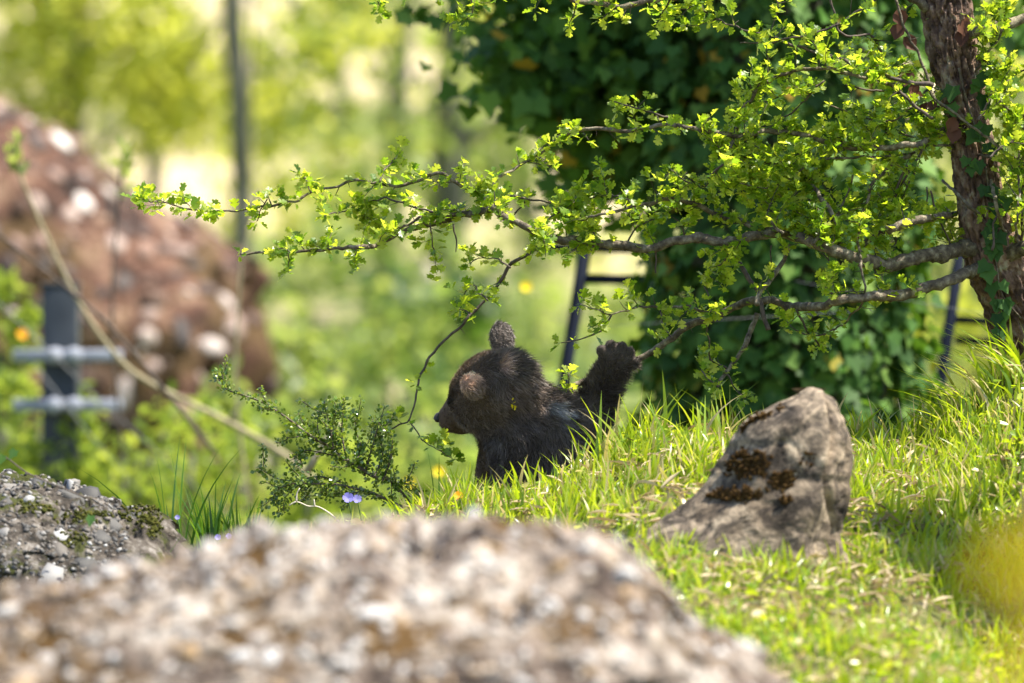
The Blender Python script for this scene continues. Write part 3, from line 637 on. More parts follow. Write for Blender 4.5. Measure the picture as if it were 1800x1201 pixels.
def branch(pts, r0, r1, leaf=.6, tw=.5, twl=(.03, .08), size=.0190, dj=.10, mat=None, bump=.13, up=.3):
    """pts: (px, py[, depth]); leaf: chance of a leaf cluster every 12 mm; tw: chance of a side twig every 12 mm."""
    base = RNG.random()*10; w3 = []
    for i, q in enumerate(pts):
        d = q[2] if len(q) > 2 else 12.02+dj*float(vnoise(np.array([base, i*.35, 1.])))
        if len(q) == 2 and abs(q[0]-np.interp(q[1], [t[1] for t in trunk_px], [t[0] for t in trunk_px])) < 75: d = 12.14 if r0 >= 2.4 and i in (0, len(pts)-1) else d
        w3.append(P(q[0], q[1], d))
    s = spline(np.array(w3), .006); n = len(s); t = np.linspace(0, 1, n)
    s = s+np.stack([fbm(s*45+q, 2) for q in (0, 9, 20)], -1)*.0032
    rad = (r0+(r1-r0)*t)/1000*(1+bump*fbm(s*60, 3))*(1+.22*(vnoise(s*110+3) > .55))
    V, Fs = tube(s, rad, 8 if r0 > 4 else 6); o = obj('branch', V, Fs, mat or (M_twig if r0 > 2.2 else M_twigD), haw, smooth=True)
    T = nrm(np.gradient(s, axis=0))
    for i in range(1, n):
        if i % 2 == 0 and RNG.random() < leaf:
            leaf_cluster(s[i], nrm(np.cross(T[i], rdir(1)[0])), RNG.integers(2, 6), size)
        if i % 2 == 0 and RNG.random() < tw*.68:
            sd = nrm(np.cross(T[i], rdir(1)[0])); sd[1] *= .6; sd[2] += up; L = twl[0]+(twl[1]-twl[0])*RNG.random()
            twig(s[i], nrm(sd+T[i]*.6), L, min(.0011, .5*rad[i]), .8, size)
    if leaf > 0: leaf_cluster(s[-1], T[-1], 6, size)
    # bare thorns
    for i in range(4, n, 9):
        if RNG.random() < .35:
            sd = nrm(np.cross(T[i], rdir(1)[0])); twigs.append((.012, tube([s[i], s[i]+sd*.016], [.001, .0002], 4)))
    return s
# thick lower bough A and its forks
branch([(1745, 450, 12.14), (1700, 437, 12.10), (1650, 446, 12.06), (1600, 456, 12.03), (1550, 464), (1490, 450), (1430, 428), (1400, 416)], 15.5, 10, .16, .3)
branch([(1400, 416), (1375, 409), (1354, 411), (1308, 420), (1262, 425), (1225, 419), (1180, 427), (1138, 436), (1088, 432), (1047, 425), (987, 420), (941, 406), (896, 386), (864, 363)], 9.5, 6.5, .25, .38, (.03, .09))
branch([(864, 364), (853, 372), (818, 376), (776, 388), (737, 398), (715, 405), (698, 412), (663, 431), (639, 433), (612, 437), (585, 437), (550, 441), (503, 443), (464, 445), (422, 444)], 6.5, 1.5, .12, .16, (.02, .05))
branch([(853, 362), (853, 350), (852, 340)], 4, 2, .8, .8)
branch([(818, 376), (790, 377), (740, 382)], 4.5, 3, .5, .6); branch([(740, 382), (715, 395), (686, 402), (647, 392)], 2.2, 1, .5, .4)
branch([(852, 345), (830, 338), (800, 318), (779, 305), (760, 307), (733, 320), (702, 327), (667, 322), (628, 317), (589, 330), (546, 338), (523, 353), (488, 360), (441, 367), (410, 371), (367, 371), (328, 366), (297, 359), (243, 348)], 3.4, 1.0, .42, .30, (.02, .05))
branch([(760, 372), (730, 366), (674, 350), (624, 365), (590, 375), (569, 381)], 2, .9, .45, .25, (.02, .04))
branch([(667, 322), (680, 296), (695, 276)], 1.6, .9, .9, .3, (.02, .03)); branch([(546, 338), (540, 318), (530, 306)], 1.4, .9, .9, .2, (.02, .03))
branch([(470, 350), (458, 372), (452, 388)], 1.2, .8, .8, .0)
branch([(795, 392), (800, 415), (802, 440)], 1.6, 1.0, .0, .0); branch([(757, 392), (760, 425), (765, 460)], 1.4, .8, .6, .3, (.02, .03))
branch([(505, 443), (507, 460), (505, 478)], 1.1, .7, .9, .2, (.01, .02)); branch([(630, 434), (624, 455), (622, 472)], 1.1, .6, .8, 0)
branch([(510, 443), (500, 435), (480, 440)], 1.1, .6, .8, 0)
branch([(400, 371), (367, 371), (328, 366), (297, 359), (262, 352), (246, 350)], .9, .6, .75, .25, (.01, .02))
branch([(340, 367), (325, 352), (318, 345)], .9, .6, .9, 0, (.01, .02))
# D rising edge bough
branch([(853, 348), (872, 318), (905, 297), (948, 271), (987, 242), (1033, 228), (1097, 230), (1143, 221), (1198, 223), (1253, 232), (1290, 240), (1340, 232), (1400, 235), (1470, 255), (1540, 262), (1620, 250), (1690, 215)], 2.4, 6, .45, .42, (.02, .06))
branch([(870, 366), (895, 345), (930, 350), (980, 356), (1030, 372)], 2.6, 1.2, .5, .4)
branch([(896, 386), (915, 366), (928, 345)], 2, 1, .6, .3); branch([(941, 406), (960, 385), (985, 372), (1010, 370)], 2, 1, .6, .4)
# N middle bough
branch([(1375, 409), (1335, 400), (1299, 386), (1262, 379), (1216, 356), (1180, 351), (1143, 356), (1115, 361), (1079, 374), (1050, 380), (1020, 388)], 6, 1.6, .35, .45, (.03, .07))
branch([(1115, 361), (1090, 345), (1060, 345), (1030, 350)], 1.8, 1, .5, .4)
# upper network
branch([(1079, 177), (1125, 191), (1171, 205), (1198, 222)], 1.2, 2.2, .6, .5, (.02, .05))
branch([(1290, 242), (1308, 190), (1320, 175), (1340, 150), (1400, 125), (1465, 122), (1515, 135), (1570, 150)], 3.2, 3.4, .4, .45, (.03, .07))
branch([(1271, 290), (1280, 265), (1290, 242)], 3, 3.6, .6, .6)
branch([(1271, 290), (1250, 310), (1240, 330), (1210, 320), (1180, 300)], 2, 1, .6, .6)
branch([(1262, 262), (1313, 276), (1354, 285), (1390, 297), (1420, 315), (1445, 350), (1470, 395), (1480, 430)], 2.4, 5, .35, .5, (.03, .09))
branch([(1300, 50), (1350, 65), (1400, 82), (1450, 97), (1500, 112), (1530, 122), (1580, 140), (1640, 150)], 1.6, 4, .2, .25, (.02, .05))
branch([(1300, 50), (1278, 40), (1250, 30), (1230, 10), (1225, -20)], 1.4, 2, .3, .4)
branch([(1490, 150), (1540, 159), (1585, 167), (1620, 178), (1650, 190)], 1.6, 2.6, .25, .2)
branch([(1440, 150), (1420, 160), (1380, 165), (1340, 178), (1322, 182)], 2, 1.2, .5, .5)
branch([(1450, 140), (1400, 190), (1360, 215), (1300, 235)], 2, 1.2, .5, .6)
branch([(1690, 262), (1650, 255), (1620, 262), (1595, 272), (1540, 275), (1485, 277), (1420, 290), (1380, 320), (1340, 330), (1300, 320)], 3, 1.2, .4, .45, (.03, .08))
branch([(1700, 270), (1740, 275), (1800, 302), (1860, 330)], 3, 2, .3, .4)
branch([(1600, 270), (1540, 315), (1525, 350), (1512, 385), (1510, 425), (1512, 465), (1520, 515), (1505, 548), (1470, 580), (1450, 600)], 3.8, 1.2, .22, .25)
branch([(1596, 290), (1572, 340), (1555, 380), (1543, 430), (1539, 490)], 2.6, 1.8, .05, .05, mat=M_twigD)
branch([(1610, 300), (1590, 340), (1580, 400), (1566, 452)], 1.6, 1.6, .2, .2, mat=M_twigD)
branch([(1630, 330), (1632, 380)], 1.4, 1.2, .0, .0); branch([(1634, 335), (1650, 380), (1670, 430)], 1.8, 1.6, .05, 0)
branch([(1658, 320), (1690, 345), (1715, 375), (1730, 395)], 2.6, 4.2, .15, .1)
branch([(1740, 300), (1752, 360), (1770, 430)], 3.6, 3.4, .15, .2)
branch([(1560, 405), (1600, 390), (1640, 382), (1680, 378)], 8, 5, .35, .4); branch([(1560, 405), (1530, 420), (1500, 445)], 6, 6, .3, .3)
branch([(1430, 430), (1445, 400), (1470, 380), (1490, 340), (1500, 310)], 3, 1.5, .35, .5, (.03, .08))
branch([(1400, 416), (1420, 390), (1425, 360)], 3, 1.5, .4, .5, (.03, .08)); branch([(1375, 409), (1350, 380), (1345, 350), (1330, 320), (1335, 300)], 3, 1.4, .4, .6, (.03, .08))
branch([(1480, 440), (1440, 370), (1400, 340), (1370, 330)], 2.2, 1.2, .4, .6, (.03, .08))
branch([(1620, 262), (1600, 300), (1570, 350), (1540, 380), (1500, 400)], 2.2, 1.2, .35, .6, (.03, .09))
branch([(1690, 210), (1640, 230), (1600, 240), (1560, 232), (1520, 245), (1470, 240)], 2.4, 1.2, .4, .5, (.03, .08))
branch([(1640, 150), (1590, 200), (1550, 215), (1500, 200), (1460, 185)], 2.4, 1.2, .4, .4, (.03, .07))
# high twigs at the top of the picture
branch([(1660, 40), (1610, 0), (1560, -30), (1480, -40), (1380, -30), (1300, -25), (1180, -5), (1140, -2), (1120, 6), (1095, 14), (1060, 8), (1020, 3), (990, -8), (950, -20)], 9, 4, .2, .35, (.03, .07), up=-.1)
branch([(1180, -6), (1172, 12), (1160, 32), (1153, 52)], 2, .8, .6, .2, (.02, .03)); branch([(1014, 4), (1008, 25), (1003, 45)], 1.6, .7, .8, .3, (.01, .03))
branch([(1110, 10), (1111, 30)], 1.2, .3, 0, 0); branch([(1240, -20), (1225, 8), (1190, 20), (1170, 32)], 2, 1, .7, .5, (.02, .04))
branch([(1330, -30), (1368, 0), (1364, 30), (1355, 55)], 1.4, 1, .8, .2, (.01, .03)); branch([(1300, 78), (1340, 75), (1372, 72), (1425, 62), (1480, 38), (1520, 15), (1560, -20)], 1.2, 2.6, .35, .2, (.02, .05))
branch([(660, -20), (664, 6), (670, 22)], 1.2, .6, .9, .0); branch([(820, -20), (830, 15), (812, 40)], 1.4, .6, .8, .4, (.02, .03)); branch([(640, -30), (700, -25), (820, -20), (950, -20)], 1.5, 3, .3, .4, (.02, .04))
branch([(1455, -20), (1480, 60), (1530, 62), (1545, 90), (1560, 130), (1580, 160), (1600, 180), (1640, 210)], 2, 3.2, .2, .3, (.02, .05))
branch([(1575, 0), (1590, 50), (1612, 90), (1630, 140), (1645, 175), (1700, 215), (1760, 260), (1810, 300)], 2.4, 2.6, .12, .15, (.02, .05), mat=M_twig)
branch([(1700, 62), (1725, 52), (1760, 45), (1800, 32), (1900, 0)], 11, 9, .2, .3); branch([(1700, 150), (1735, 95), (1760, 60), (1765, 10), (1760, -30)], 2.4, 1.4, .35, .4)
branch([(1720, 130), (1760, 180), (1790, 200), (1850, 215)], 2.4, 1.6, .5, .6, (.03, .08)); branch([(1720, 210), (1750, 160), (1790, 130), (1840, 100)], 2.2, 1.4, .45, .6, (.03, .08))
branch([(1740, 275), (1770, 250), (1800, 240), (1850, 220)], 2.2, 1.4, .45, .6, (.03, .08)); branch([(1745, 440), (1750, 380), (1780, 340), (1800, 320)], 2.2, 1.4, .45, .5, (.03, .07))
branch([(1735, 482, 12.16), (1757, 457, 12.12), (1790, 440, 12.09), (1830, 425), (1950, 380)], 16, 14, .1, .15); branch([(1788, 440), (1788, 390), (1792, 330), (1790, 260)], 3, 2, .25, .3)
branch([(1798, 430), (1798, 300), (1800, 200)], 3, 2, .2, .3)
# H lower bough that the cub grips
branch([(1740, 470, 12.12), (1710, 478, 12.08), (1670, 492), (1625, 510), (1575, 520), (1525, 522), (1475, 530), (1425, 541), (1385, 537), (1354, 527)], 11, 7, .12, .2)
branch([(1354, 527, 12.05), (1308, 531, 12.08), (1262, 553, 12.12), (1216, 571, 12.14), (1180, 594, 12.15), (1152, 612, 12.16), (1125, 631, 12.165), (1085, 645, 12.165), (1055, 660, 12.165), (1030, 668, 12.165), (1012, 676, 12.16), (994, 690, 12.15)], 7.5, 5, .12, .10, (.02, .05), size=.019)
branch([(994, 690, 12.15), (1000, 670, 12.14), (999, 655, 12.14)], 1.4, .8, .9, .0)
branch([(1180, 594), (1165, 570), (1160, 545)], 1.6, .9, .7, .3, (.02, .04)); branch([(1262, 553), (1239, 548), (1207, 540), (1170, 541), (1125, 540), (1100, 545), (1074, 555), (1047, 544), (1020, 535)], 2.6, 1, .35, .25, (.02, .05))
branch([(1074, 556), (1060, 580), (1035, 592), (1019, 596), (983, 603)], 1.8, .8, .45, .0)
branch([(1331, 535), (1335, 516), (1358, 489), (1381, 452), (1386, 432)], 4.4, 4, .15, .2); branch([(1354, 432), (1356, 460), (1360, 480)], 1.2, 1, 0, 0)
branch([(1331, 550), (1320, 585), (1308, 608), (1280, 649), (1262, 680)], 4.4, 3, .12, .05); branch([(1280, 649), (1265, 640), (1250, 632), (1245, 600), (1240, 570), (1250, 545)], 2, 1, .5, .3, (.02, .04))
branch([(1262, 680), (1240, 660), (1232, 640)], 1.6, .8, .8, .4, (.02, .04)); branch([(1275, 655), (1300, 690), (1310, 700)], 1.6, 1, .6, .3, (.02, .03))
branch([(1290, 425), (1290, 448), (1308, 475), (1331, 507), (1340, 544), (1351, 582)], 3.6, 4.2, .0, .02, mat=M_twigD)
branch([(1150, 434), (1152, 455), (1153, 482)], 2, 1.2, 0, 0, mat=M_twigD); branch([(1290, 430), (1270, 460), (1250, 470), (1240, 500), (1250, 530)], 2, 1, .5, .5, (.02, .05))
branch([(1400, 545), (1420, 580), (1440, 610)], 2.2, 1.4, .4, .3, (.02, .05)); branch([(1475, 530), (1450, 500), (1460, 470), (1440, 440)], 2.2, 1.4, .3, .4, (.02, .05))
branch([(1470, 580), (1440, 590), (1400, 580), (1380, 560)], 1.6, .9, .4, .4, (.02, .04)); branch([(1100, 428), (1120, 400), (1150, 385)], 1.8, .9, .4, .5, (.02, .05))
branch([(1205, 424), (1200, 400), (1180, 380), (1150, 372)], 1.8, .9, .4, .5, (.02, .05)); branch([(1050, 424), (1040, 395), (1045, 370)], 1.8, .9, .4, .5, (.02, .05))
# O drooping twig at the left of the cub
branch([(960, 425), (923, 448), (896, 470), (873, 503), (854, 527), (822, 558), (810, 573), (783, 600), (751, 633), (737, 664), (728, 704), (721, 738), (700, 748), (680, 760)], 3.4, 1.3, .14, .16, (.015, .04), mat=M_twigD)
branch([(721, 738), (742, 769), (771, 792), (793, 806)], 1.3, .8, .6, .3, (.015, .03), mat=M_twigD); branch([(857, 527), (840, 512), (828, 500), (815, 520)], 1.5, .8, .8, .5, (.015, .03), mat=M_twigD)
branch([(822, 558), (820, 545), (803, 545)], 1.5, .8, .8, .4, (.015, .03), mat=M_twigD); branch([(896, 470), (870, 455), (840, 455), (825, 462)], 1.5, .8, .6, .4, (.015, .03), mat=M_twigD)
# crown that goes on above and to the right of the frame
for (a, b_, c_, e_, g_) in ((1655, -160, 1150, -330, 13.4), (1652, -240, 1500, -700, 13.6), (1650, -330, 1800, -800, 13.2), (1700, -200, 2150, -520, 13.4), (1648, -330, 1350, -820, 12.6), (1950, 380, 2300, 250, 12)):
    branch([(a, b_, 12.12), ((a*2+c_)/3, (b_*2+e_)/3-60, (24.24+g_)/3), ((a+c_*2)/3, (b_+e_*2)/3-30, (12.12+2*g_)/3), (c_, e_, g_)], 14, 3, .12, .3, (.06, .14))

for pp, lf in (([(1655, -160, 12.12), (1900, -330, 11.8), (2140, -270, 11.4)], 0), ([(2140, -270, 11.4), (2270, -220, 11.25), (2480, -200, 11.15)], 1), ([(2140, -270, 11.4), (2240, -310, 11.2), (2400, -290, 11.0)], 1), ([(2130, -270, 11.4), (2200, -170, 11.25), (2330, -130, 11.1)], 1), ([(2270, -220, 11.25), (2290, -240, 11.0), (2450, -240, 10.9)], 1)):
    branch(pp, 8, 3, .9*lf, 2.8*lf, (.06, .16), size=.034)  # unseen bough added to shade the lower right grass, leafy only at its end
# merge twigs: the largest stay single parts
twigs.sort(key=lambda t: -t[0])
for L, (V, Fs) in twigs[:160]: obj('twig', V, Fs, M_twigD, haw, smooth=True)
V, Fs = join([t[1] for t in twigs[160:]]); o = obj('fine_twigs', V, Fs, M_twigD, haw, smooth=True); o['kind'] = 'stuff'
lp, ld, ln, ls = map(np.array, (leafpos, leafdir, leafn, leafs))
print('hawthorn leaves', len(lp), 'twigs', len(twigs))
lpx, lpy = 900+lp[:, 0]/lp[:, 1]*12000, 600.5-(lp[:, 2]-C0)/lp[:, 1]*12000
tcx = np.interp(lpy, [t[1] for t in trunk_px], [t[0] for t in trunk_px]); keep = ~((np.abs(lpx-tcx) < 52) & (lp[:, 1] < 12.12) & (RNG.random(len(lp)) < .62))
lp, ld, ln, ls = lp[keep], ld[keep], ln[keep], ls[keep]
view = (np.abs(lp[:, 0]) < .9) & (np.abs(lp[:, 2]-C0) < .6); X, Y, Z = frames(ld, ln)
score = ls*np.abs(Z[:, 1])*view; top = np.argsort(-score)[:300]; rest = np.setdiff1d(np.arange(len(lp)), top)
V, F, t = scatter(T_haw, lp[rest], ld[rest], ln[rest], ls[rest]); o = obj('foliage', V, F, M_haw, haw, attr=t); o['kind'] = 'stuff'
me = make_mesh('leaf', T_haw[0], T_haw[1], M_haw)
for i in top:
    o = bpy.data.objects.new('leaf', me); COL.objects.link(o); o.parent = haw; o.matrix_parent_inverse = Matrix.Translation(-haw.location)
    M = np.eye(4); s = ls[i]; M[:3, 0] = X[i]*s; M[:3, 1] = Y[i]*s; M[:3, 2] = Z[i]*s; M[:3, 3] = lp[i]; o.matrix_basis = Matrix(M.tolist())
# climbing ivy and dead leaves on the trunk
iv = empty('ivy', P(1770, 560, 12.1), 'small dark ivy climbing the rough hawthorn trunk', 'ivy')
stem = spline([P(1795, 560, 12.13), P(1762, 520, 12.09), P(1752, 470, 12.075), P(1748, 400, 12.07), P(1738, 330, 12.07), P(1722, 250, 12.07), P(1700, 180, 12.07), P(1685, 120, 12.07)], .01)
V, Fs = tube(stem, .002, 5); obj('stem', V, Fs, M_twig, iv, smooth=True)
spots = [(1745, 370), (1752, 395), (1740, 410), (1758, 345), (1735, 345), (1748, 440), (1755, 425), (1730, 440), (1745, 505), (1755, 530), (1760, 555), (1735, 480), (1770, 540), (1752, 580), (1705, 300), (1715, 285), (1745, 260), (1600, 212), (1612, 200), (1672, 185), (1660, 165), (1680, 150), (1712, 148), (1740, 45), (1738, 120), (1605, 75), (1718, 235), (1728, 180), (1735, 230)]
mei = make_mesh('leaf', T_ivy[0], T_ivy[1], M_ivytrunk, smooth=True)
def place_leaf(me, p, s, parent, down=True):
    o = bpy.data.objects.new('leaf', me); COL.objects.link(o); o.parent = parent; o.matrix_parent_inverse = Matrix.Translation(-parent.location)
    d = nrm(np.array([RNG.normal()*.5, -.25, -1.])); n_ = nrm(np.array([RNG.normal()*.3, -1, .4])); X, Y, Z = frames(d[None], n_[None])
    M = np.eye(4); M[:3, 0] = X[0]*s; M[:3, 1] = Y[0]*s; M[:3, 2] = Z[0]*s; M[:3, 3] = p; o.matrix_basis = Matrix(M.tolist())
for (a, b_) in spots:
    for _ in range(2 if a > 1700 else 1): place_leaf(mei, P(a+RNG.normal()*5, b_-10+RNG.normal()*6, 12.055), .022+.014*RNG.random(), iv)
dl = empty('dead_leaf_cluster', P(1600, 60, 12.05), 'brown withered leaves hanging on a thin stem left of the hawthorn trunk', 'dead leaves')
med = make_mesh('leaf', T_sim[0]*[1.5, 1, 2.5], T_sim[1], M_dead)
for (a, b_) in ((1578, 25), (1583, 50), (1588, 75), (1600, 70), (1598, 130), (1612, 155), (1605, 165), (1628, 190), (1640, 185), (1678, 215), (1680, 230), (1692, 45), (1700, 40), (1696, 60), (1718, 105)):
    place_leaf(med, P(a, b_-10, 12.04), .022+.016*RNG.random(), dl)

# ================================================================== COTONEASTER
cot = empty('cotoneaster_shrub', P(745, 905, 11.98), 'low arching cotoneaster shrub with tiny glossy leaves left of the cub', 'shrub')
cpos = []; cdir = []; csz = []
def cstem(pts, r0, r1, dens=1.0, hair=.012, name='stem', d0=11.98):
    base = RNG.random()*9; s = spline(np.array([P(a, b_, d0+.05*float(vnoise(np.array([base, i*.5, 0.])))) for i, (a, b_) in enumerate(pts)]), .004)
    V, Fs = tube(s, np.linspace(r0, r1, len(s))/1000, 6); obj(name, V, Fs, M_twig if r0 > 2 else M_twigD, cot, smooth=True); T = nrm(np.gradient(s, axis=0))
    for i in range(len(s)):
        for _ in range(int(4.4*dens+RNG.random())):
            o_ = nrm(np.cross(T[i], rdir(1)[0])); L = hair*RNG.random()**1.3; cpos.append(s[i]+o_*L); cdir.append(nrm(o_+T[i]*.8)); csz.append(.0045+.0045*RNG.random())
        if RNG.random() < .08*dens:
            o_ = nrm(np.cross(T[i], rdir(1)[0])+T[i]*.7); L = .02+.03*RNG.random(); q = spline([s[i], s[i]+o_*L*.5, s[i]+o_*L+np.array([0, 0, .008])], .004)
            V, Fs = tube(q, .0007, 4); twg.append((V, Fs)); 
            for qq in q:
                for _ in range(4): o2 = rdir(1)[0]; cpos.append(qq+o2*.004); cdir.append(o2); csz.append(.004+.004*RNG.random())
twg = []
cstem([(745, 900), (721, 880), (687, 845), (658, 838), (629, 820), (606, 806), (586, 790), (560, 775), (537, 760), (513, 741), (484, 721), (456, 705), (424, 694), (398, 684), (380, 660)], 4, 1, .9)
cstem([(745, 903), (700, 888), (658, 868), (629, 860), (586, 851), (542, 851), (502, 852), (485, 870), (492, 905)], 3, .8, .8)
cstem([(398, 684), (392, 665), (386, 650)], 1.2, .8, 1.2); cstem([(600, 848), (560, 838), (520, 845), (490, 842), (470, 832), (453, 820)], 1.6, .7, .7)
cstem([(606, 793), (601, 760), (603, 725), (604, 700)], 1.6, .7, 1.2); cstem([(586, 787), (580, 750), (573, 722), (570, 704)], 1.5, .6, 1); cstem([(640, 835), (650, 800), (662, 760), (676, 715)], 1.8, .6, 1)
cstem([(562, 772), (558, 745), (562, 715)], 1.2, .6, 1.); cstem([(629, 812), (630, 780), (625, 750), (622, 728)], 1.4, .6, 1.1); cstem([(606, 806), (560, 795), (535, 793), (513, 808)], 1.4, .6, .7)
cstem([(570, 780), (530, 768), (510, 770), (497, 766)], 1.2, .6, .7); cstem([(670, 850), (685, 815), (690, 785), (685, 760)], 1.6, .6, .9); cstem([(658, 838), (672, 800), (668, 770), (672, 748)], 1.6, .6, .9)
cstem([(590, 850), (560, 868), (545, 872), (535, 868)], 1.2, .6, .8); cstem([(640, 862), (600, 872), (570, 872)], 1.2, .6, .8); cstem([(530, 850), (505, 870), (498, 890), (500, 903)], 1., .5, 1)
cstem([(620, 815), (640, 790), (650, 770), (655, 745)], 1.2, .5, 1); cstem([(700, 865), (715, 850), (735, 862), (745, 885)], 1.4, .6, 1); cstem([(590, 790), (590, 770), (585, 742), (590, 725)], 1.2, .6, .9)
V, Fs = join(twg); o = obj('fine_twigs', V, Fs, M_twigD, cot, smooth=True); o['kind'] = 'stuff'
cp, cd, cs = map(np.array, (cpos, cdir, csz)); V, F, t = scatter(T_sim, cp, cd, nrm(RNG.normal(size=cp.shape)+[0, -.3, .9]), cs, 1.6)
o = obj('foliage', V, F, M_cot, cot, attr=t); o['kind'] = 'stuff'; print('cotoneaster', len(cp))
tw_ = empty('dead_twig', P(590, 912, 11.9), 'bleached bare forked twig sticking up in front of the cotoneaster', 'twig')
for pts in ([(596, 917), (580, 903), (559, 891), (542, 890), (528, 884), (520, 882)], [(521, 883), (522, 868), (527, 858)], [(520, 882), (514, 885), (508, 889)], [(553, 890), (552, 878)]):
    s = spline(np.array([P(a, b_, 11.9) for a, b_ in pts]), .004); V, Fs = tube(s, np.linspace(.0016, .0009, len(s)), 6); obj('stem', V, Fs, M_dwood, tw_, smooth=True)

# ================================================================== GRASS
def keep_out(p):
    px, py = 900+p[:, 0]/p[:, 1]*12000, 0
    u0 = (p[:, 0]-P(1135, 0, D)[0])/.34; inst = (u0 > 0) & (u0 < 1.0) & (p[:, 1] > D-.03-.09*u0) & (p[:, 1] < D+.06)
    inb = (p[:, 1] < 9.0) & (p[:, 0] < .35); inl = (p[:, 0] < -.56) & (p[:, 1] > 11.3) & (p[:, 1] < 11.85); return ~(inst | inb | inl)
def lawn(n, x0, x1, y0, y1, h, width, lean=1.2, mat=M_grass, name='grass', dens=None, hi=1.0):
    x = x0+(x1-x0)*RNG.random(n); y = y0+(y1-y0)*RNG.random(n)
    cl = fbm(np.stack([x*9, y*9, 0*x], -1), 3); k = RNG.random(n) < (.55+.5*cl if dens is None else dens(x, y)); x, y, cl = x[k], y[k], cl[k]
    p = np.stack([x, y, ground_z(x, y)-.004], 1); k = keep_out(p); p, cl = p[k], cl[k]; n = len(p)
    hh = h*(.4+.8*RNG.random(n)**1.5)*(1+.4*cl); a = RNG.random(n)*2*PI; m_ = lean*RNG.random(n)**.7
    wdir = fbm(p*np.array([5, 5, 0])+7, 2)*2.5; ln_ = np.stack([np.cos(a)+.6*np.cos(wdir), np.sin(a)+.6*np.sin(wdir)], 1)*m_[:, None]
    V, F, k_ = blades(p, hh, ln_, width*(.6+.8*RNG.random(n))); t = np.repeat(RNG.random(n)*.999, k_); return V, F, t
parts = [lawn(62000, -.35, 1.35, 9.0, 12.1, .055, .0062), lawn(15000, -.12, 1.3, 11.5, 12.05, .062, .0068, .9), lawn(16000, 1.35, 4, 8, 13, .06, .006), lawn(12000, -3, -.1, 9, 12.2, .05, .005), lawn(12000, -.5, 3.5, 5, 9, .06, .006)]
V, Fs = join([(a, b_) for a, b_, _ in parts]); o = obj('grass', V, Fs, M_grass, attr=np.concatenate([t for _, _, t in parts])); tag(o, 'bright short grass covering the sunny slope around the upright stone', 'grass', kind='stuff')
# tall blades on the crest
def on_crest(pxs, off=0.0, jit=.05):
    x = (np.array(pxs)-900)/1000; y = crest_y(x)+off+RNG.normal(size=len(x))*jit; return np.stack([x, y, ground_z(x, y)], 1)
pxs = np.concatenate([RNG.uniform(1050, 1330, 85), RNG.uniform(820, 1060, 60), RNG.uniform(1470, 1660, 60), RNG.uniform(690, 830, 45), RNG.uniform(1640, 1800, 130)])
p = on_crest(pxs, -.04); n = len(p); h = np.where((pxs > 1050) & (pxs < 1330), .11, .075)*(.6+.6*RNG.random(n)); h = np.where(pxs > 1660, .15*(.6+.5*RNG.random(n)), h)
ln_ = RNG.normal(size=(n, 2))*.45+np.array([-.15, 0]); ln_[pxs > 1640] += [-.9, 0]
V, F, k_ = blades(p, h, ln_, .008*(.6+.6*RNG.random(n)), 6); o = obj('tall_grass', V, F, M_grass, attr=np.repeat(RNG.random(n)*.78, k_)); tag(o, 'longer grass blades along the crest of the slope in front of the cub', 'grass', kind='stuff')
# dark grass tufts behind the foreground boulder
def tuft(cx, d, n, h, spread, label):
    a = RNG.normal(size=n)*spread; x = P(cx, 0, d)[0]+a; y = d+RNG.normal(size=n)*.02; p = np.stack([x, y, ground_z(x, y)-.0], 1)
    V, F, k_ = blades(p, 1.35*h*(.5+.6*RNG.random(n)), np.stack([a/spread*.25+RNG.normal(size=n)*.15, RNG.normal(size=n)*.2], 1), .007*(.6+.6*RNG.random(n)), 6)
    tag(obj('grass_tuft', V, F, M_dkgrass, attr=np.repeat(RNG.random(n)*.999, k_)), label, 'grass tuft', 'grass tufts behind the big boulder')
tuft(300, 11.82, 16, .17, .02, 'tallest dark green grass tuft, right of the pebbly rock'); tuft(262, 11.45, 8, .13, .012, 'small dark grass tuft against the end of the pebbly rock')
tuft(370, 11.85, 44, .115, .022, 'dense dark grass tuft in the middle of the row by the boulder'); tuft(428, 11.86, 34, .085, .02, 'low dark grass tuft nearest to the cotoneaster shrub')
p = np.array([[P(a, 0, 11.95)[0], 11.93, 0] for a in (472, 700, 722, 768, 772)]); p[:, 2] = ground_z(p[:, 0], p[:, 1]); n = len(p)
V, F, k_ = blades(p, np.array([.13, .10, .13, .17, .16]), np.array([[0, 0], [-.3, 0], [-.45, 0], [-.1, 0], [.0, 0]]), np.full(n, .007), 8); tag(obj('grass_tuft', V, F, M_dkgrass, attr=np.repeat(RNG.random(n), k_)), 'few single long grass blades left of the cub', 'grass tuft', kind='stuff')
# broad leaved ground plants in the lawn
n = 5200; x = RNG.uniform(-.3, 1.35, n); y = RNG.uniform(9.2, 12, n); k = fbm(np.stack([x*4, y*4, 0*x+9], -1), 3)+1.3*sstep(.6, 1.0, x) > .15; x, y = x[k], y[k]; p = np.stack([x, y, ground_z(x, y)+.008+.03*RNG.random(len(x))], 1); k = keep_out(p); p = p[k]; n = len(p)
V, F, t = scatter(T_sim, p, nrm(RNG.normal(size=(n, 3))*[1, 1, .4]), nrm(RNG.normal(size=(n, 3))*.5+[0, 0, 1]), .010+.014*RNG.random(n), 1.2)
tag(obj('ground_plants', V, F, M_grass, attr=t), 'small broad leaved weeds growing through the grass of the slope', 'weeds', kind='stuff')
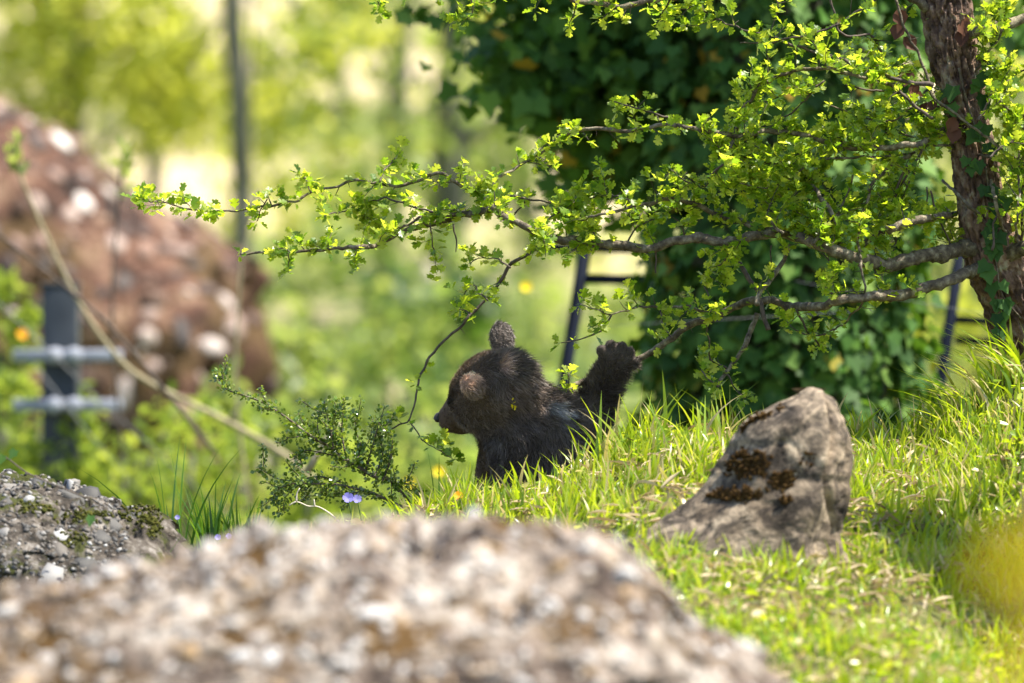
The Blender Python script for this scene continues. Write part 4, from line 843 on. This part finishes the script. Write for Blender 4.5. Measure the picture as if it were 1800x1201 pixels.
# dry thatch
n = 11000; x = RNG.uniform(-.3, 1.35, n); y = RNG.uniform(9.2, 12, n); k = fbm(np.stack([x*7, y*7, 0*x+4], -1), 3) > .0; x, y = x[k], y[k]; p = np.stack([x, y, ground_z(x, y)+.006+.02*RNG.random(len(x))], 1); k = keep_out(p); p = p[k]; n = len(p)
V, F, t = scatter(T_sim, p, nrm(RNG.normal(size=(n, 3))*[1, 1, .25]), nrm(RNG.normal(size=(n, 3))*.4+[0, 0, 1]), .02+.035*RNG.random(n), .28)
M_thatch = leaf_mat('dry_thatch', [(0, (.26, .19, .10)), (1, (.5, .42, .28))], [(0, (.3, .2, .1)), (1, (.5, .4, .2))], .2, .7, .2)
tag(obj('dry_grass_litter', V, F, M_thatch, attr=t), 'straw coloured dead grass lying between the green blades', 'dead grass', kind='stuff')

# moss, weeds and creeping stem on the left rock
lrf = LR_V[LR_V[:, 1] < 11.6]
for c_, rx, ry, n in (((150, 905), 50, 9, 130), ((240, 905), 34, 16, 160), ((60, 890), 40, 7, 90), ((130, 945), 25, 12, 60), ((270, 915), 14, 30, 150)):
    moss_patch(c_, rx, ry, n*2, lr, lrf, 'moss', (.0012, .0035), M_mossG)
br = empty('bramble', P(160, 880, 11.35), 'thin reddish bramble stem with two small leaves trailing over the pebbly rock', 'bramble')
s = spline([P(-40, 790, 11.3), P(10, 805, 11.3), P(45, 830, 11.28), P(90, 850, 11.27), P(150, 875, 11.27)], .01); V, Fs = tube(s, .0014, 5); obj('stem', V, Fs, M_twigD, br, smooth=True)
mb = make_mesh('leaf', T_ivy[0]*[.8, 1, 1.5], T_ivy[1], M_dkgrass)
for (a, b_) in ((8, 800), (28, 790), (160, 905)): place_leaf(mb, P(a, b_, 11.27), .022, br)

# small flowers
def flower(px, py, d, r, mat, label, cat='flower', group=None, n=5, down=.1, petal_w=1.6, tilt=.3, name='flower'):
    c = P(px, py, d); base = np.array([c[0]+.01, d+.01, max(ground_z(c[0], d), c[2]-down) if down < .5 else ground_z(c[0], d)])
    e = empty(name, base, label, cat, group)
    V, Fs = tube(spline([base, (base+c)/2+[.004, 0, 0], c], .01), .0012 if r < .03 else .002, 5); obj('stem', V, Fs, M_bgGs, e, smooth=True)
    ax = nrm(np.array([0, -1, .5])); me = make_mesh('petal', T_pet[0]*[petal_w, 1, 1], T_pet[1], mat)
    X0 = nrm(np.cross(ax, [0, 0, 1])); Y0 = np.cross(ax, X0)
    for i in range(n):
        a = 2*PI*i/n; dd = nrm(math.cos(a)*X0+math.sin(a)*Y0+ax*tilt); X, Y, Z = frames(dd[None], ax[None]); M = np.eye(4)
        M[:3, 0] = X[0]*r; M[:3, 1] = Y[0]*r; M[:3, 2] = Z[0]*r; M[:3, 3] = c
        o = bpy.data.objects.new('petal', me); COL.objects.link(o); o.parent = e; o.matrix_parent_inverse = Matrix.Translation(-e.location); o.matrix_basis = Matrix(M.tolist())
    return e
M_bgGs = noise_mat('green_stem', [(.3, (.06, .12, .02)), (.7, (.12, .2, .04))], 40, .6, .1, .001)
flower(612, 876, 11.9, .011, M_petV, 'pale violet flower at the foot of the cotoneaster shrub'); flower(628, 878, 11.92, .009, M_petV, 'second, smaller violet flower right beside the larger one')
flower(312, 910, 11.6, .005, M_petV, 'tiny blue flower in the tallest dark grass tuft')
for a, b_, l in ((383, 945, 'left one of the tiny pale flowers above the big boulder'), (402, 943, 'right one of the tiny pale flowers above the big boulder')): flower(a, b_, 11.7, .006, M_petV, l)
flower(806, 872, 11.75, .009, M_petO, 'small orange flower in the grass below the cub')

# ================================================================== FENCE POST, FRAMES
fp = empty('fence_post', [P(107, 0, 17.5)[0], 17.5, ground_z(P(107, 0, 17.5)[0], 17.5)], 'dark grey fence post with two white insulator bars before the red boulder', 'fence post')
t_, b_ = P(107, 505, 17.5), fp.location[2]; x0 = t_[0]
V, F = box((x0, 17.5, (t_[2]+b_)/2-.05), (.093, .093, t_[2]-b_+.1)); o = obj('post', V, F, M_post, fp); bevel_all(o, .006)
V, F = box((x0, 17.5, t_[2]+.006), (.1, .1, .012)); o = obj('cap', V, F, M_post, fp); bevel_all(o, .003)
for py in (625, 712):
    z = P(0, py, 17.5)[2]; V, F = box((P(118, 0, 17.4)[0], 17.425, z), (.28, .02, .03)); o = obj('insulator_bar', V, F, M_white, fp); bevel_all(o, .004)
    for xx in (95, 130):
        V, Fs = tube([np.array([P(xx, 0, 17.4)[0], 17.38, z]), np.array([P(xx, 0, 17.4)[0], 17.45, z])], .021, 14); obj('knob', V, Fs, M_white, o, smooth=False)
for (a, b1, c1, d1, l) in ((-100, 440, 480, 980, 'upper slanting wire beside the dark fence post'), (60, 640, 250, 870, 'lower slanting wire crossing the dark fence post')):
    V, Fs = tube([P(a, b1, 16.8), P((a+c1)/2, (b1+d1)/2+6, 16.8), P(c1, d1, 16.8)], .0016, 6); tag(obj('wire', V, Fs, M_wire, smooth=True), l, 'wire', 'slanting wires by the fence post')
def bar(a, b_, r, name, parent, mat=M_navy): V, Fs = tube([a, (a+b_)/2, b_], r, 12); return obj(name, V, Fs, mat, parent, smooth=True)
D2 = 15.4
def down(a, b_, d):
    q = P(*b_, d); p = P(*a, d); k = (p[2]-ground_z(q[0], d)+.05)/(p[2]-q[2]); return p+(q-p)*k
fa = empty('metal_frame', [P(985, 0, D2)[0], D2, ground_z(P(985, 0, D2)[0], D2)], 'dark blue tubular metal frame behind the raised paw of the cub', 'metal frame', 'blue metal frames behind the tree')
bar(P(1031, 425, D2), down((1031, 425), (990, 680), D2), .0145, 'leg', fa); bar(P(1243, 420, D2), down((1243, 420), (1249, 690), D2), .0125, 'leg', fa)
bar(P(942, 434, D2), P(1240, 442, D2), .010, 'rail', fa); bar(P(1025, 490, D2), P(1240, 496, D2), .0115, 'rail', fa)
fb = empty('metal_frame', [P(1650, 0, D2)[0], D2, ground_z(P(1650, 0, D2)[0], D2)], 'dark blue tubular metal frame below the hawthorn trunk at right', 'metal frame', 'blue metal frames behind the tree')
bar(P(1692, 420, D2), down((1692, 420), (1649, 700), D2), .0135, 'leg', fb); bar(P(1900, 430, D2), down((1900, 430), (1905, 700), D2), .0135, 'leg', fb)
for py in (562, 598, 440): bar(P(1680, py, D2), P(1900, py+12, D2), .009, 'rail', fb)
for (a, b1, c1, d1, l) in ((1040, 575, 1500, 548, 'thin pale fence wire rising to the right behind the ivy'), (1400, 495, 1850, 572, 'thin pale fence wire sloping down behind the hawthorn trunk')):
    V, Fs = tube([P(a, b1, 14.2), P((a+c1)/2, (b1+d1)/2, 14.2), P(c1, d1, 14.2)], .0006, 5); tag(obj('wire', V, Fs, M_wire, smooth=True), l, 'wire', 'thin fence wires')

# bare stems in front of the red boulder
def stemthing(pts, d, r0, r1, label, mat=M_strw, leaf=None, side=()):
    e = empty('bare_stem', P(*pts[0], d), label, 'stem', 'blurred bare stems at left'); s = spline(np.array([P(a, b_, d) for a, b_ in pts]), .03)
    V, Fs = tube(s, np.linspace(r0, r1, len(s))/1000, 8); obj('stem', V, Fs, mat, e, smooth=True)
    for sd in side:
        s2 = spline(np.array([P(a, b_, d) for a, b_ in sd]), .03); V, Fs = tube(s2, np.linspace(r1*1.4, r1*.7, len(s2))/1000, 6); obj('side_stem', V, Fs, mat, e, smooth=True)
    if leaf:
        n = 26; p = P(*leaf, d)+RNG.normal(size=(n, 3))*[.008, .01, .028]; V, F, t = scatter(T_sim, p, nrm(RNG.normal(size=(n, 3))*.5+[0, 0, 1]), rdir(n), .035); o = obj('leaves', V, F, M_bgG, e, attr=t); o['kind'] = 'stuff'
stemthing([(560, 850), (500, 800), (400, 742), (320, 702), (235, 655), (180, 595), (130, 515), (80, 410), (40, 320), (22, 270)], 16.2, 8, 3.2, 'long arching bare stem with a leafy tip crossing the red boulder', leaf=(25, 275), side=([(400, 742), (420, 715), (440, 690)],))
stemthing([(215, 800), (200, 620), (198, 500), (205, 400), (215, 290)], 16.6, 4, 3, 'thin upright stem with a small leafy tip before the red boulder', M_twigD, leaf=(220, 295))
stemthing([(440, 900), (415, 700), (418, 560), (430, 420), (460, 330)], 16.4, 4, 3, 'thin upright bare stem at the right edge of the red boulder', M_strw)
stemthing([(540, 830), (575, 770), (600, 745)], 13.6, 8, 4, 'short thick blurred stem behind the cotoneaster shrub')
stemthing([(380, 800), (300, 700), (180, 560), (20, 430), (-80, 350)], 15.6, 5, 3, 'straight slanting thin stem lowest on the red boulder', M_twigD)

# ================================================================== IVY TREE
DI = 14.75; ic = P(1370, 0, DI); gz = ground_z(ic[0], DI)
it = empty('ivy_covered_tree', [ic[0], DI, gz], 'broad dark tree wrapped in ivy standing behind the hawthorn branches', 'tree')
s = np.array([[ic[0]+.02*math.sin(z*2), DI, gz+z] for z in np.arange(-.1, 6, .15)]); V, Fs = tube(s, .22-.01*np.arange(len(s))*.15, 20); obj('trunk', V, Fs, M_bgbark, it, smooth=True)
n = 22000; z = RNG.random(n)*4.2; a = RNG.random(n)*2*PI; zz_ = z+gz
rad = .315+.05*fbm(np.stack([np.cos(a)*1.6, np.sin(a)*1.6, z*1.5], -1), 3)+.03*fbm(np.stack([np.cos(a)*6, np.sin(a)*6, z*8], -1), 2)
rad = rad+.12*sstep(2.4, 3.6, z)-.03*RNG.random(n)*2
p = np.stack([ic[0]+rad*np.cos(a), DI+rad*np.sin(a), zz_], 1); on = np.stack([np.cos(a), np.sin(a), 0*a], 1)
V, F, t = scatter(T_ivy, p, nrm(on*.35+np.array([0, 0, -1])+RNG.normal(size=p.shape)*.45), nrm(on+[0, 0, .45]+RNG.normal(size=p.shape)*.35), .024+.026*RNG.random(n), 1.15)
o = obj('ivy_leaves', V, F, M_ivy, it, attr=t); o['kind'] = 'stuff'
# hanging dark boughs reaching left and right over the top of the frame
def bough(root, pts, d, n, size, spread, mat=M_ivy, T=T_ivy, r0=18, sag=.6, bark=M_bgbark):
    s = spline(np.array([P(q[0], q[1], q[2] if len(q) > 2 else d) for q in pts]), .03); V, Fs = tube(s, np.linspace(r0, 4, len(s))/1000, 8); obj('branch', V, Fs, bark, root, smooth=True)
    k = RNG.integers(0, len(s), n//22); c = s[k]+RNG.normal(size=(len(k), 3))*spread; j = RNG.integers(0, len(c), n); p = c[j]+RNG.normal(size=(n, 3))*.05
    dd = rdir(n); dd[:, 2] -= sag; V, F, t = scatter(T, p, dd, nrm(RNG.normal(size=(n, 3))*.6+[0, -.5, .8]), size*(.6+.7*RNG.random(n)), 1.1)
    o = obj('foliage', V, F, mat, root, attr=t); o['kind'] = 'stuff'
bough(it, [(1370, -60), (1250, -40), (1120, 10), (1050, 60), (1000, 90), (960, 110)], 14.9, 2600, .05, np.array([.05, .12, .07]))
bough(it, [(1370, 40), (1250, 90), (1160, 130), (1100, 160), (1040, 165), (980, 175)], 14.9, 1500, .05, np.array([.05, .1, .045]))
bough(it, [(1370, -200), (1200, -160), (1050, -110), (960, -70), (900, -30)], 15, 1700, .05, np.array([.08, .12, .08]))
bough(it, [(1370, 300), (1250, 290), (1180, 270), (1130, 255), (1090, 240)], 14.9, 500, .045, np.array([.04, .1, .05]))
bough(it, [(1370, 200), (1200, 250), (1080, 300), (1020, 330)], 15.1, 260, .045, np.array([.04, .08, .04]), r0=10)
bough(it, [(1370, -60), (1480, -100), (1600, -90), (1760, -40)], 15, 1200, .05, np.array([.1, .12, .08]))

# ================================================================== BACKGROUND WOOD
def tree(px, d, r, label, fol, lean=0, mat=M_bgbark, group='trees of the wood behind', leafmat=M_bgG, h=9):
    x = P(px, 0, d)[0]; z0 = float(ground_z(x, d)); e = empty('woodland_tree', [x, d, z0], label, 'tree', group)
    s = np.array([[x+lean*z*.1+.09*math.sin(z*1.3+px)+.03*math.sin(z*3.7+px), d, z0+z] for z in np.arange(-.2, h, .35)]); V, Fs = tube(s, np.linspace(r*1.25, r*.35, len(s)), 12); obj('trunk', V, Fs, mat, e, smooth=True)
    for k in range(5):
        zb = 1.5+k*1.3; a = RNG.random()*2*PI; b0 = s[min(len(s)-1, int(zb/.35))]; b1 = b0+np.array([math.cos(a)*1.3, math.sin(a)*1.3, 1.2])
        V, Fs = tube(spline([b0, (b0+b1)/2+[0, 0, -.1], b1], .2), np.linspace(r*.35, r*.08, len(spline([b0, (b0+b1)/2+[0, 0, -.1], b1], .2))), 6); obj('branch', V, Fs, mat, e, smooth=True)
    parts = [cloud(c, rr, int(n*.5), sz*1.5, clump=.35, nc=max(6, n//90)) for c, rr, n, sz in [(np.array(P(a, b_, d+o_)), q, n_, s_) for a, b_, o_, q, n_, s_ in fol]]
    parts.append(cloud([x, d, z0+h-1], (2.4, 2.4, 2.0), 2500, .09, clump=.3))
    V, Fs = join([(a, b_) for a, b_, _ in parts]); o = obj('foliage', V, Fs, leafmat, e, attr=np.concatenate([t for _, _, t in parts])); o['kind'] = 'stuff'
def shrub(px, py, d, rx, rz, n, size, mat, label, group='shrubs behind', clump=.3):
    c = P(px, py, d); z0 = float(ground_z(c[0], d)); e = empty('shrub', [c[0], d, z0], label, 'shrub', group)
    for k in range(5):
        a = RNG.normal(size=3)*[rx*.4, rx*.3, 0]; q = np.array([c[0], d, z0]); t_ = np.array([c[0], d, c[2]])+a; V, Fs = tube(spline([q, (q+t_)/2+a*.2, t_], .1), .008, 5); obj('stem', V, Fs, M_bgbark, e, smooth=True)
    V, F, t = cloud(c, (rx, min(rx, 1.2)*.7, rz), int(n*.55), size*1.45, clump=clump, nc=max(6, n//110)); o = obj('foliage', V, F, mat, e, attr=t); o['kind'] = 'stuff'
s12 = lambda px, d: px*d/12000
# (px, py, depth offset, radii, count, leaf size)
tree(455, 30, .046, 'dark slim woodland trunk left of the centre, seen above the branch tip', [(330, 60, 1, (.9, .6, .5), 900, .06), (520, 150, 1, (.5, .5, .7), 500, .06)], lean=-.12, leafmat=M_bgY)
tree(778, 31, .072, 'dark woodland trunk behind the middle of the picture', [(720, 120, 0, (.8, .6, .7), 1300, .06), (640, 260, 1, (.6, .5, .4), 500, .06)], leafmat=M_bgG)
tree(690, 37, .06, 'woodland trunk behind and left of the middle one', [(620, 60, 0, (1.1, .6, .6), 900, .07)], leafmat=M_bgY)
tree(130, 31, .055, 'leafy spring tree at the far left above the red boulder', [(60, 60, 0, (.8, .6, .45), 1900, .06), (200, 110, 0, (.5, .5, .45), 1100, .06), (-100, 0, 0, (1., .6, .8), 900, .06)], leafmat=M_bgY)
tree(900, 40, .07, 'woodland tree behind the raised ear of the cub', [(850, 150, 0, (1.0, .6, .9), 1300, .07), (960, 300, -2, (.9, .6, .6), 900, .06)], leafmat=M_bgG)
tree(1760, 34, .06, 'bright leafed tree seen between trunk and right edge', [(1760, 200, 0, (.6, .6, .9), 1400, .06), (1650, 120, 0, (.5, .5, .6), 500, .06)], leafmat=M_bgY)
tree(300, 44, .05, 'thin distant trunk above the red boulder', [(260, 30, 0, (1.2, .6, .5), 700, .08)], leafmat=M_bgY, lean=-.1)
tree(580, 46, .05, 'thin distant trunk between the two darker ones', [(560, 330, 0, (1.0, .6, .4), 500, .07)], leafmat=M_bgY, lean=.1)
for i, (px, d, r) in enumerate(((-500, 36, .07), (-900, 42, .08), (-1500, 38, .09), (2300, 36, .08), (2800, 42, .09), (3500, 38, .1), (1150, 50, .08), (1450, 46, .07))):
    tree(px, d, r, ['tree beyond the left edge', 'second tree beyond the left edge', 'farthest tree beyond the left edge', 'tree beyond the right edge', 'second tree beyond the right edge', 'farthest tree beyond the right edge', 'distant tree hidden behind the ivy', 'second distant tree hidden behind the ivy'][i]+' of the view', [(px, 100, 0, (1.2, .8, 1.2), 900, .09)], group=None, leafmat=M_bgG)
x = P(742, 0, 30)[0]; z0 = float(ground_z(x, 30)); zt = P(0, 462, 30)[2]; V, Fs = tube(spline([[x, 30, z0-.1], [x+.02, 30, (z0+zt)/2], [x, 30, zt]], .08), .055, 12)
tag(obj('stump', V, Fs, M_palebark, smooth=True), 'pale sunlit stump beside the dark trunk in the middle background', 'stump')
shrub(640, 560, 27, .55, .35, 1700, .05, M_bgG, 'rounded green shrub left of the head of the cub'); shrub(560, 650, 24, .5, .35, 1500, .045, M_bgG, 'green shrub between red boulder and the cub')
shrub(780, 680, 25, .45, .45, 1500, .045, M_bgD, 'deeper green shrub right behind the muzzle of the cub'); shrub(700, 760, 21, .4, .22, 1100, .04, M_bgG, 'low green shrub behind the cotoneaster')
shrub(250, 800, 17.6, .32, .14, 2600, .022, M_bgM, 'low yellow green shrub below the red boulder'); shrub(480, 850, 18, .4, .12, 2800, .022, M_bgM, 'yellow green low growth left of the cotoneaster'); shrub(10, 620, 18.6, .10, .22, 1100, .022, M_bgM, 'narrow yellow green shrub at the left edge by the post'); shrub(20, 760, 17.8, .16, .18, 1300, .022, M_bgM, 'yellow green growth at the left edge below the post bars')
shrub(420, 760, 19.2, .26, .12, 600, .035, M_bgG, 'small green shrub at the foot of the red boulder'); shrub(950, 560, 30, .5, .6, 1200, .05, M_bgG, 'light green shrub between the cub and the blue frame'); shrub(1750, 520, 22, .35, .5, 1500, .04, M_bgY, 'bright shrub behind the right metal frame')
shrub(1720, 380, 24, .5, .4, 1200, .05, M_bgG, 'green shrub behind the lower hawthorn trunk'); shrub(1000, 820, 20, .7, .3, 1500, .04, M_bgG, 'green shrub hidden behind the back of the cub')
shrub(860, 420, 36, .9, .6, 1200, .06, M_bgG, 'far green shrub above the head of the cub'); shrub(350, 330, 38, .8, .3, 500, .06, M_bgY, 'far yellow green shrub above the red boulder')
# undergrowth on the far floor
def under(n, x0, x1, y0, y1, hh, size, mat, label, thr=-.2):
    x = RNG.uniform(x0, x1, n)*1.0; y = RNG.uniform(y0, y1, n); k = fbm(np.stack([x*.9, y*.9, 0*x+2], -1), 3) > thr; x, y = x[k], y[k]; p = np.stack([x, y, ground_z(x, y)+hh*RNG.random(len(x))**1.5*(1+.5*fbm(np.stack([x, y, 0*x], -1), 2))], 1)
    n = len(p); V, F, t = scatter(T_sim, p, nrm(RNG.normal(size=(n, 3))), nrm(RNG.normal(size=(n, 3))*.6+[0, 0, 1]), size*(.5+.8*RNG.random(n)), 1.5); tag(obj('undergrowth', V, F, mat, attr=t), label, 'undergrowth', kind='stuff')
under(34000, -3.2, 3.2, 14.5, 24, .24, .034, M_bgM, 'yellow green undergrowth in the hollow behind the slope')
under(9000, -5, 5, 22, 37, .5, .12, M_bgG, 'fresh green undergrowth on the far woodland floor', 0)
under(9000, -9, 9, 38, 55, .3, .11, M_bgY, 'scattered young growth on the leaf covered hillside', .55)
for (a, b_, d, m_, l) in ((40, 588, 17.2, M_petO, 'orange flower at the left edge above the white bar'), (925, 505, 16.5, M_petY, 'blurred yellow flower left of the blue metal frame'), (772, 830, 15.5, M_petY, 'larger blurred yellow flower left of the body of the cub'), (720, 850, 15.8, M_petY, 'blurred yellow flower behind the cotoneaster shrub')):
    flower(a, b_, d, .015, m_, l, down=1, n=9)

# ================================================================== FOREGROUND YELLOW BLOSSOM
yp = empty('yellow_flowering_shrub', [P(1830, 0, 3.5)[0], 3.5, float(ground_z(P(1830, 0, 3.5)[0], 3.5))], 'very blurred yellow blossoms close to the camera in the lower right corner', 'shrub')
for (a, b_, d) in ((1780, 985, 3.5), (1850, 950, 3.5), (1850, 1100, 3.5), (1800, 1200, 3.6), (1880, 1260, 3.5), (1930, 1020, 3.6)):
    c = P(a, b_, d); base = np.array(yp.location); V, Fs = tube(spline([base, (base+c)/2+[.03, 0, .1], c], .05), .0018, 6); obj('stem', V, Fs, M_bgGs, yp, smooth=True)
    me = make_mesh('blossom', *(lambda r: (r[0], r[1]))(scatter(T_pet, np.repeat(c[None], 9, 0), rdir(9), rdir(9), .018, 1.6)[:2]), M_petY); link('blossom', me, yp)
